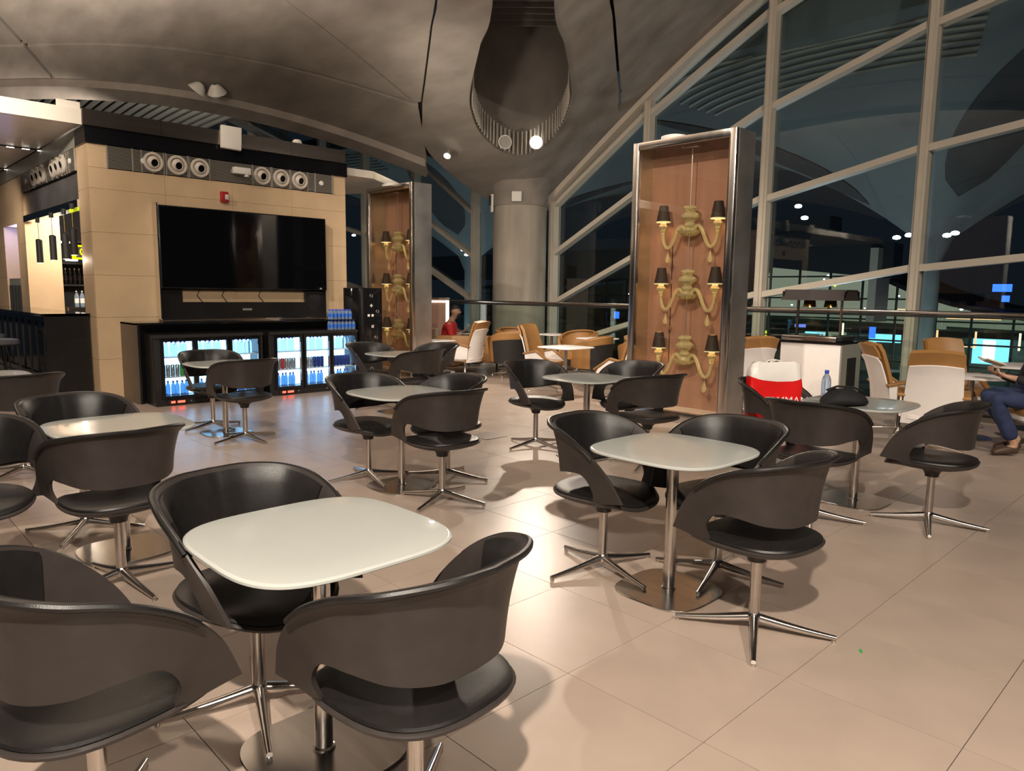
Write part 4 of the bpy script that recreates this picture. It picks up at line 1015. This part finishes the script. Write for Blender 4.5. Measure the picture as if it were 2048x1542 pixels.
# spotlights on the far rim of the left vault
for k,(X,D,z,l) in enumerate(((-6.9,16.4,5.72,'round spotlight under the vault rim above the kiosk'),(-6.45,16.4,5.68,'bell-shaped spotlight under the vault rim above the kiosk'))):
    p=cp3(X,D,z); e=empty('spotlight',p); tag(e,l,'spotlight'); e.rotation_euler=(.5,.5*(1-2*k),0)
    MB().lathe([(.05,.2),(.12,.14),(.19,.02),(.2,0),(.18,0)],22,cap=False).build('housing','plastic_white',e,smooth=True); MB().lathe([(.178,.01),(0,.01)],20).build('lens','lens',e)

# partition with light strips behind the man
pt=empty('lit_partition',(9.63,12.97,0),-PI/4); tag(pt,'brown partition with a bright edge light behind the seated man','partition')
MB().box(-1.0,.62,-.05,.05,0,1.31).build('board','wood_pink',pt); MB().box(.63,.68,-.06,.06,0.1,1.29).build('edge_light','panel_white',pt); MB().box(-1,.7,-.06,.06,1.31,1.35).build('top_cap','steel',pt); MB().box(-1,.62,-.062,-.055,1.25,1.28).build('top_light','led',pt)

# ------------------------------------------------------------------ people
def skin_mesh(name,V,E,m,sub=2,root=0):
    me=bpy.data.meshes.new(name); me.from_pydata([v[0] for v in V],E,[]); o=bpy.data.objects.new(name,me); COL.objects.link(o)
    md=o.modifiers.new('s','SKIN'); md.use_smooth_shade=True
    if not me.skin_vertices: 
        pass
    for i,v in enumerate(V):
        sv=me.skin_vertices[0].data[i]; r=v[1]; sv.radius=r if hasattr(r,'__len__') else (r,r); sv.use_root=(i==root)
    sb=o.modifiers.new('u','SUBSURF'); sb.levels=sub; sb.render_levels=sub
    dg=bpy.context.evaluated_depsgraph_get(); nm2=bpy.data.meshes.new_from_object(o.evaluated_get(dg)); nm2.materials.clear(); nm2.materials.append(MATS[m])
    bpy.data.objects.remove(o); bpy.data.meshes.remove(me)
    nm2.polygons.foreach_set('use_smooth',[True]*len(nm2.polygons)); return nm2
class G:
    def __init__(s): s.V=[];s.E=[]
    def v(s,p,r,frm=None):
        s.V.append((tuple(p),r)); i=len(s.V)-1
        if frm is not None: s.E.append((frm,i))
        return i
    def chain(s,pts,frm):
        for p,r in pts: frm=s.v(p,r,frm)
        return frm
def hand(g,wrist,d,palmn,frm,curl=.5,sc=1.,thumb=1):
    d=Vector(d).normalized(); n=Vector(palmn); n=(n-d*n.dot(d)).normalized(); sd=d.cross(n)*thumb
    w=Vector(wrist)
    k=g.v(w+d*.045*sc,(.030*sc,.016*sc),frm)
    for f,(off,ln) in enumerate(((.030,.075),(.011,.085),(-.010,.078),(-.029,.060))):
        base=w+d*.088*sc+sd*off*sc
        c1=base+(d*math.cos(curl*.6)+n*math.sin(curl*.6))*ln*.42*sc; c2=c1+(d*math.cos(curl*1.5)+n*math.sin(curl*1.5))*ln*.32*sc; c3=c2+(d*math.cos(curl*2.2)+n*math.sin(curl*2.2))*ln*.26*sc
        b=g.v(base,.0095*sc,k); g.chain([(c1,.0088*sc),(c2,.0080*sc),(c3,.0066*sc)],b)
    t0=w+d*.03*sc+sd*.036*sc; t1=t0+(d*.8+sd*.5+n*.4).normalized()*.032*sc; t2=t1+(d+n*.6).normalized()*.028*sc
    g.chain([(t0,.012*sc),(t1,.0098*sc),(t2,.0078*sc)],k)
def seated(name,loc,rz,label,shirt,pants,head_turn,arms,legs,lean=.0,extras=None,skin='skin'):
    # local frame: facing +x, seat surface at z=.46, hips at origin
    g=G(); pel=g.v((0,0,.56),(.13,.15)); 
    sp=g.chain([((-.03+lean*.3,0,.70),(.115,.14)),((-.04+lean*.7,0,.86),(.12,.155)),((-.03+lean,0,.98),(.10,.155))],pel)
    ch=sp; nk=g.chain([((-.01+lean*1.1,0,1.075),.064),((.02+lean*1.25,0,1.12),.062)],ch)
    hx,hz=.04+lean*1.4,1.205; tx,ty=math.cos(head_turn),math.sin(head_turn)
    hd=g.chain([((hx+.012*tx,.012*ty,hz-.04),(.092,.088)),((hx,0,hz+.03),(.122,.112)),((hx-.012*tx,-.012*ty,hz+.10),(.105,.095))],nk)
    for sg in (1,-1):
        A=arms[0 if sg==1 else 1]
        sh=g.v((-.03+lean,sg*.18,.965),.062,ch)
        e1=g.v(tuple((Vector((-.03+lean,sg*.18,.965))+Vector(A['el']))/2),.048,sh); el=g.v(A['el'],.042,e1); m2=g.v(tuple((Vector(A['el'])*.45+Vector(A['wr'])*.55)),.037,el); wr=g.v(A['wr'],(.027,.022),m2)
        hand(g,A['wr'],A['hd'],A['n'],wr,A.get('curl',.5),1.,thumb=A.get('th',sg))
        Lg=legs[0 if sg==1 else 1]
        hp=g.v((.03,sg*.095,.545),.09,pel); kn=g.chain([(tuple((Vector((.03,sg*.095,.545))+Vector(Lg['kn']))/2),.078),(Lg['kn'],.06)],hp)
        mid=tuple(Vector(Lg['kn'])*.6+Vector(Lg['an'])*.4); an=g.chain([(mid,.054),(Lg['an'],.036)],kn)
        t=Vector(Lg['toe']); a=Vector(Lg['an']); g.chain([(tuple(a*.5+t*.5-Vector((0,0,.0))),(.036,.03)),(tuple(t),(.034,.022))],an)
    me=skin_mesh('person_body',g.V,g.E,skin)
    hm_=MB(); rr=[]                     # skull and jaw, merged into the same body mesh
    for i in range(13):
        a=PI*i/12; zz=.118*math.cos(a); jaw=1-.28*max(0,-math.cos(a))**1.5
        rr.append([(hx+tx*fx_-ty*fy_,ty*fx_+tx*fy_,hz+.035+zz) for fx_,fy_ in [((.100*math.cos(b)+.012*max(0,-math.cos(a)))*max(.02,math.sin(a))*(jaw if math.cos(b)<0 else 1),.079*math.sin(b)*max(.02,math.sin(a))*jaw) for b in np.linspace(0,2*PI,20,endpoint=False)]])
    hm_.rings(rr); hme=hm_.mesh('skull',skin,smooth=True)
    bm=bmesh.new(); bm.from_mesh(me); bm.from_mesh(hme); bm.to_mesh(me); bm.free(); bpy.data.meshes.remove(hme)
    body=link(name,me,None,loc,rz); tag(body,label,'person')
    # clothing: slightly larger surfaces that end at neck, cuffs and ankles
    s=G(); p0=s.v((0,0,.53),(.15,.17)); t_=s.chain([((-.03+lean*.3,0,.70),(.138,.165)),((-.04+lean*.7,0,.86),(.14,.178)),((-.03+lean,0,.985),(.118,.17)),((-.015+lean*1.1,0,1.045),(.075,.08))],p0)
    chs=3
    for sg in (1,-1):
        A=arms[0 if sg==1 else 1]; f=A.get('sleeve',1.)
        sh=s.v((-.03+lean,sg*.185,.965),.078,chs); m1=tuple((Vector((-.03+lean,sg*.18,.965))+Vector(A['el']))/2); e1=s.v(m1,.064,sh)
        if f>.4:
            el=s.v(A['el'],.057,e1)
            if f>.8: s.chain([(tuple(Vector(A['el'])*.5+Vector(A['wr'])*.5),.050),(tuple(Vector(A['el'])*.12+Vector(A['wr'])*.88),.040)],el)
    link('shirt',skin_mesh('shirt',s.V,s.E,shirt),body)
    s=G(); p0=s.v((0,0,.555),(.155,.18)); 
    for sg in (1,-1):
        Lg=legs[0 if sg==1 else 1]
        hp=s.v((.03,sg*.095,.545),.105,p0); k=s.chain([(tuple((Vector((.03,sg*.095,.545))+Vector(Lg['kn']))/2),.094),(Lg['kn'],.078)],hp)
        s.chain([(tuple(Vector(Lg['kn'])*.55+Vector(Lg['an'])*.45),.073),(tuple(Vector(Lg['kn'])*.12+Vector(Lg['an'])*.88),.070)],k)
    link('trousers',skin_mesh('trousers',s.V,s.E,pants),body)
    for sg in (1,-1):
        Lg=legs[0 if sg==1 else 1]; a=Vector(Lg['an']); t=Vector(Lg['toe']); d=(t-a); 
        s=G(); hl=a-Vector((d.x,d.y,0)).normalized()*.03+Vector((0,0,-.035)); r=s.v(tuple(hl),(.04,.036)); s.chain([(tuple(a*.72+t*.28+Vector((0,0,-.012))),(.046,.046)),(tuple(a*.35+t*.65+Vector((0,0,.0))),(.047,.036)),(tuple(t+d.normalized()*.012),(.038,.026))],r)
        sh_=link('shoe',skin_mesh('shoe',s.V,s.E,'shoe_brown'),body)
        s=G(); r=s.v(tuple(a),.041); s.chain([(tuple(a*.85+Vector(Lg['kn'])*.15),.045)],r); link('sock',skin_mesh('sock',s.V,s.E,'sock',1),body)
    # head details
    hm=Matrix.Rotation(head_turn,4,'Z')
    he=empty('hair_root'); bpy.data.objects.remove(he)
    q=MB(); rows=[]
    am=lambda b:PI*(.50-.13*math.cos(b)+.02*math.sin(3*b))
    for i in range(9):
        rows.append([(hx-.006*tx+tx*u_-ty*v_,-.006*ty+ty*u_+tx*v_,hz+.04+.126*math.cos(am(b)*i/8)) for b in np.linspace(0,2*PI,25) for u_,v_ in [(.108*math.sin(am(b)*i/8)*math.cos(b),.087*math.sin(am(b)*i/8)*math.sin(b))]])
    q.grid(rows); link('hair',q.mesh('hair','hair',smooth=True),body)
    fx=Vector((tx,ty,0)); sx=Vector((-ty,tx,0)); hc=Vector((hx,0,hz))
    n_=MB().path([hc+fx*.09+Vector((0,0,.045)),hc+fx*.118+Vector((0,0,.008)),hc+fx*.098+Vector((0,0,-.002))],[.008,.014,.008],8).build('nose',skin,body,smooth=True)
    for sg in (1,-1):
        c=hc+fx*.088+sx*sg*.034+Vector((0,0,.045)); MB().lathe([(0,-.011),(.009,-.006),(.011,0),(.009,.006),(0,.011)],10,tuple(c)).build('eye','black_gloss',body,smooth=True)
        c=hc+sx*sg*.086-fx*.008+Vector((0,0,.02)); MB().rings([[tuple(c+fx*(.018*s_*math.cos(k))+Vector((0,0,.030*s_*math.sin(k)))+sx*sg*o_) for k in np.linspace(0,2*PI,12,endpoint=False)] for s_,o_ in ((.6,-.008),(1,.004),(.9,.012),(.4,.010))]).build('ear',skin,body,smooth=True)
    return body,hc,fx,sx
# man with crossed legs at the right edge
b1,hc,fx,sx=seated('person',(8.33,1.40,-.02),math.radians(125),'seated man in a black jacket and jeans at the right edge, holding a book','dark_cloth','denim',0.,
  [dict(el=(.10,.26,.70),wr=(.34,.10,.76),hd=(.9,-.35,.25),n=(0,-.2,1),curl=.75,th=1),dict(el=(.10,-.26,.70),wr=(.36,-.10,.77),hd=(.9,.35,.25),n=(0,.2,1),curl=.75,th=-1)],
  [dict(kn=(.47,.10,.56),an=(.26,.12,.11),toe=(.46,.15,.055)),dict(kn=(.49,-.08,.58),an=(.14,-.10,.12),toe=(.34,-.11,.055))],lean=.03)
MB().path([hc+fx*.088-sx*.025-Vector((0,0,.035)),hc+fx*.096-Vector((0,0,.036)),hc+fx*.088+sx*.025-Vector((0,0,.035))],[.004,.007,.004],8).build('mouth','skin',b1,smooth=True)
for (dx,dz) in ((.05,.03),(.085,.02)): pass
bo=empty('open_book',(8.33+.47*math.cos(math.radians(125)),1.40+.47*math.sin(math.radians(125)),.83),math.radians(125)); tag(bo,'small open book in the hands of the man at the right edge','book')
MB().hexa([(-.07,0,0),(.09,0,.05),(.09,.11,.075),(-.07,.11,.025)],[(-.073,0,.012),(.087,0,.062),(.087,.11,.087),(-.073,.11,.037)]).build('page_block','paper',bo); MB().hexa([(-.07,-.11,.025),(.09,-.11,.075),(.09,0,.05),(-.07,0,0)],[(-.073,-.11,.037),(.087,-.11,.087),(.087,0,.062),(-.073,0,.012)]).build('page_block','paper',bo)
# man with the laptop behind the sofa
b2,hc,fx,sx=seated('person',(9.36,11.55,-.15),math.radians(-52),'bearded man in a red shirt sitting with a laptop beyond the sofa','red_shirt','dark_cloth',.3,
  [dict(el=(.12,.27,.72),wr=(.33,.12,.86),hd=(.7,-.3,.6),n=(-.4,-.2,1),curl=.9,sleeve=.5),dict(el=(.12,-.27,.72),wr=(.33,-.10,.80),hd=(.9,.2,.2),n=(0,.2,-1),curl=.6,sleeve=.5)],
  [dict(kn=(.45,.12,.62),an=(.50,.13,.26),toe=(.68,.14,.20)),dict(kn=(.45,-.12,.62),an=(.50,-.13,.26),toe=(.68,-.14,.20))],lean=.06)
MB().rings([[tuple(hc+fx*(.045+.05*math.cos(k)*s_)+sx*(.075*math.sin(k)*s_)+Vector((0,0,z))) for k in np.linspace(-1.9,1.9,14)] for s_,z in ((.9,-.085),(1.06,-.06),(1.1,-.03),(1.05,-.012))]).build('beard','hair',b2,smooth=True)
ar=empty('armchair',(9.33,11.59,-.13),math.radians(-52)); tag(ar,'tan armchair under the man with the laptop','armchair')
MB().box(-.32,.32,-.34,.34,.14,.43).build('seat_base','tan',ar,bevel=.03); MB().box(-.42,-.26,-.34,.34,.14,.86).build('backrest','tan',ar,bevel=.03)
for s in (-1,1): MB().box(-.36,.28,s*.36-.05,s*.36+.05,.14,.60).build('armrest','tan',ar,bevel=.025)
for sx_ in (-.3,.26):
    for sy in (-.3,.3): MB().box(sx_-.015,sx_+.015,sy-.015,sy+.015,.13,.14).build('leg','black_matte',ar)
la=empty('laptop',(9.62,11.22,.662),math.radians(-52)); tag(la,'black laptop open in front of the man in the red shirt','laptop')
MB().box(-.12,.12,-.17,.17,0,.016).build('keyboard_base','black_matte',la,bevel=.004); MB().hexa([(.12,-.17,.014),(.13,-.17,.014),(.13,.17,.014),(.12,.17,.014)],[(.20,-.17,.235),(.208,-.17,.232),(.208,.17,.232),(.20,.17,.235)]).build('lid','black_panel',la)
small_table(9.62,11.22,'small table under the laptop of the man in red',sz=.22,h=.66)

# ------------------------------------------------------------------ outside: lower concourse, roof shells, far lights
go=MB().box(XE,75,-50,75,-6.2,-6).build('ground_outside','out_dark'); tag(go,kind='structure')
WX=34.0
cw=empty('far_concourse',(WX,0,0)); tag(cw,'lit glass concourse building across the apron','building')
ROOF=[(40,1.6),(30,2.3),(24,2.8),(20,3.3),(17.5,3.45),(16,3.55),(14.5,3.3),(13.4,2.9),(12.2,2.4),(11,1.8),(9.5,1.25),(8,.9),(6,.55),(2,.2),(-8,.1)]
def rz_(y): return float(np.interp(y,[p[0] for p in ROOF[::-1]],[p[1] for p in ROOF[::-1]]))
MB().prismx([(21.5,.35)]+[(y,z-.05) for y,z in ROOF if y<=20 and y>=2]+[(2,-.1)],6,6.2).build('lit_vault','hall_lit',cw)  # emissive wall, its glow stands for a vault lit by lamps inside
MB().prismx([(40,-.2)]+[(y,z-.05) for y,z in ROOF if y>=20]+[(21.5,-.2)],6,6.2).build('dim_vault','out_wall',cw)
MB().box(6.3,6.6,-10,44,-6,.4).build('back_wall','out_wall',cw); MB().box(0,6.2,-10,44,-2.6,-2.4).build('lower_slab','out_wall',cw); MB().box(2.5,6.2,-10,44,-.25,.0).build('upper_slab','out_dark',cw)
ck=-9.0
while ck<40:
    MB().box(-.06,.06,ck-.035,ck+.035,-6,rz_(ck)).build('mullion','mullion_dark',cw); ck+=1.45
for z in (2.4,1.4,.5,-.4,-1.3,-2.3):
    ya=[y for y in np.linspace(-8,40,200) if rz_(y)>z+.05]
    if ya: MB().box(-.05,.05,min(ya),max(ya),z-.035,z+.035).build('transom','mullion_dark',cw)
rows=[[(-.3,y,rz_(y)-.02),(-.3,y,rz_(y)+.18),(6.4,y,rz_(y)+.25)] for y in np.linspace(-8,40,60)]
MB().slab(rows,.05).build('roof_edge','out_dark',cw)
for (y,z,m,r) in ((16.3,2.85,'lamp_cool',.07),(16.6,2.6,'lamp_cool',.07),(16.8,2.4,'lamp_cool',.06),(16.2,2.05,'sign_yellow',.08),(16.2,1.8,'sign_yellow',.08),(14.4,2.2,'sign_yellow',.07),(15,1.6,'led',.05),(13.7,1.4,'led',.06),(13.0,1.55,'led',.06),(12.55,.85,'white_glow',.16),(12.2,.85,'white_glow',.16),(11.2,1.7,'lamp_cool',.10),(10.6,1.2,'lamp_cool',.07),(10.2,.95,'lamp_cool',.08),(9.8,1.1,'lamp_cool',.07),(9.3,.85,'lamp_cool',.09),(8.9,.85,'lamp_cool',.08),(17.2,.6,'led',.06),(18.5,1.0,'lamp_cool',.06),(19.3,1.6,'lamp_cool',.05),(24.6,2.4,'lamp_cool',.08),(25.4,2.3,'led',.07),(29.5,.1,'white_glow',.14),(28.0,1.4,'led',.05),(29.7,1.5,'lamp_cool',.06),(13.6,2.6,'led',.04),(14.6,.9,'led',.05),(11.9,1.3,'led',.06),(11.4,.5,'led',.06),(7.4,.9,'lamp_cool',.06)):
    MB().lathe([(0,-r*.7),(r,0),(0,r*.7)],12,(5.4,y,z)).build('ceiling_lamp',m,cw)
for (a,b_,z0,z1,m) in ((15.2,16.7,-.9,-.35,'green_glow'),(16.2,17.3,-1.0,-.4,'cyan'),(12.55,14.0,-.75,-.35,'cyan'),(10.0,11.9,-2.2,-.6,'green_glow'),(8.0,9.4,-1.5,-.15,'cyan'),(8.5,9.0,-1.4,-.4,'white_glow'),(5.9,6.9,-1.5,-.2,'green_glow'),(6.5,6.75,-1.4,-.3,'cyan'),(10.6,12.2,-.3,.35,'hall_lit'),(21,24,-1.2,-.5,'out_wall')): MB().box(4.6,4.8,a,b_,z0,z1).build('shop_front',m,cw)
for (a,b_,z0,z1,m) in ((7.2,7.85,1.75,2.05,'blue'),(7.25,7.5,1.35,1.6,'blue'),(12.2,12.45,-.35,.15,'blue'),(12.15,12.35,-.65,-.45,'cyan'),(17.3,17.45,-.75,-.25,'sign_yellow'),(15.4,15.9,.0,.15,'violet'),(26.6,26.9,.05,.45,'blue')): MB().box(.3,.4,a,b_,z0,z1).build('display_sign',m,cw)
for (y,z0,z1,m) in ((13.9,-.5,.25,'cream_line'),(10.95,-.5,.15,'orange_line'),(10.55,.2,.9,'cream_line'),(9.9,-.6,.1,'orange_line'),(8.45,-.6,.1,'orange_line'),(6.9,-.6,.1,'cream_line'),(26.3,-1.0,.1,'cyan'),(26.15,-1.1,.1,'cyan')): MB().box(1.0,1.05,y-.035,y+.035,z0,z1).build('light_column',m,cw)
for (a,b_,z,m) in ((7.6,9.6,.62,'orange_line'),(9.0,10.2,.7,'cream_line'),(15.9,17,.85,'orange_line'),(10.6,11.6,.95,'orange_line'),(8.5,11,-.55,'orange_line')): MB().box(1.0,1.04,a,b_,z-.02,z+.02).build('light_line',m,cw)
bd=empty('dark_terminal_block',(30.4,0,0)); tag(bd,'dark building outside between the roof shells and the lit concourse','building')
MB().prismx([(22,3.4),(10.5,2.2),(10.5,3.6),(13.2,4.2),(22,4.6)],.5,1.5).build('roof_mass','dome_dark',bd); MB().box(-.2,1,12.8,16.4,4.2,4.75).build('plant_room','violet_grey' if 'violet_grey' in MATS else 'dome_dark',bd); MB().box(0,1.4,10.9,11.2,.5,3.4).build('lamp_post','mullion',bd)
MB().box(0,2,22,40,2.3,3.8).build('roof_mass','dome_dark',bd); MB().box(0,1,26.5,27.2,-6,3.0).build('pier','wood_pink',bd)
def roof_shell(x,y,z,label):
    e=empty('roof_shell',(x,y,z)); tag(e,label,'roof','concrete roof shells outside')
    def f(r): return 4.6*(1-math.exp(-r/5.0))
    rows=[[(r*math.cos(a),r*math.sin(a),f(r)) for a in np.linspace(0,2*PI,49)] for r in np.linspace(.5,13.5,22)]
    rows=[[(p[0] if x+p[0]>13.6 else 13.6-x,p[1],p[2]) for p in r_] for r_ in rows]
    MB().grid(rows).build('shell','dome_out',e,smooth=True)
    MB().lathe([(.24,-z-6),(.22,-.2),(.5,.45)],18,cap=False).build('support','dome_out',e,smooth=True)
    for a0 in (.55,2.2,3.7,5.3):
        rows=[]
        for t in np.linspace(0,1,14):
            r=1.6+6.0*t; w=.75*math.sin(PI*t**.7)**.8+.01
            rows.append([((r*math.cos(a0)-w*s*math.sin(a0)),(r*math.sin(a0)+w*s*math.cos(a0)),f(math.hypot(r,w*s))-.03) for s in np.linspace(-1,1,5)])
        if x+rows[-1][0][0]>13.7: MB().grid(rows).build('roof_slot','dome_dark',e,smooth=True)
    for k in range(26):
        r=6+.22*k
        MB().path([(r*math.cos(a),r*math.sin(a),f(r)-.02) for a in np.linspace(2.5,3.5,10) if x+r*math.cos(a)>13.8] or [(7,0,3),(7.1,0,3)],.035,4).build('roof_rib','rib_metal',e)
    return e
roof_shell(21,6.2,2.6,'grey concrete roof shell outside the right-hand windows'); roof_shell(21,24.5,2.6,'grey concrete roof shell outside the left-hand windows')
FL=[(17,7.97,3.58,'upper of the two floodlights outside, right of the near display case'),(17,7.80,3.30,'lower of the two floodlights outside, right of the near display case'),(17.6,5.95,2.80,'floodlight outside just left of the rightmost mullion'),(17.6,5.7,2.84,'floodlight outside touching the rightmost mullion'),(17.6,4.95,2.80,'left of the twin floodlights outside at the far right'),(17.6,4.8,2.84,'right of the twin floodlights outside at the far right'),(17,14.56,5.48,'floodlight outside high above the right of the column'),(17,20.2,2.97,'upper floodlight outside left of the column'),(17,20.0,2.80,'lower floodlight outside left of the column'),(17,27.4,3.83,'floodlight outside between the kiosk and the far display case')]
for x,y,z,l in FL:
    e=link('floodlight',MB().lathe([(0,-.05),(.07,-.035),(.085,0),(.06,.03),(0,.045)],14).mesh('floodlight','lamp_cool',smooth=True),None,(x,y,z)); tag(e,l,'lamp','floodlights outside')
e=link('beacon',MB().lathe([(0,-.06),(.05,-.04),(.06,0),(.04,.05),(0,.06)],10).mesh('beacon','red_led',smooth=True),None,(20.3,6.45,2.35)); tag(e,'small red beacon outside on the roof support','lamp')
for (x,y) in ((18.6,6.3),(23.5,9.0),(18.6,24.5),(22,20)): point('fill_apron',(x,y,-1.6),190,.3,(.85,.95,1.0))  # added fill points, hidden below floor level, brightening the roof shells

# small things on the floor
hp=MB().box(-.15,.15,-.15,.15,.0002,.004).build('floor_plate','brown_metal',None,loc=(4.96,5.49,0)); tag(hp,'square metal hatch plate in the floor left of the aisle chair','hatch')
lf=MB().rings([[(.020*s*math.cos(a),.007*s*math.sin(a),.0008+z) for a in np.linspace(0,2*PI,10,endpoint=False)] for s,z in ((1,0),(.9,.0015),(.2,.002))]).build('leaf','can_green',None,smooth=True,loc=(3.06,1.05,0),rot=.5); tag(lf,'tiny green leaf on the floor tiles at the lower right','leaf')
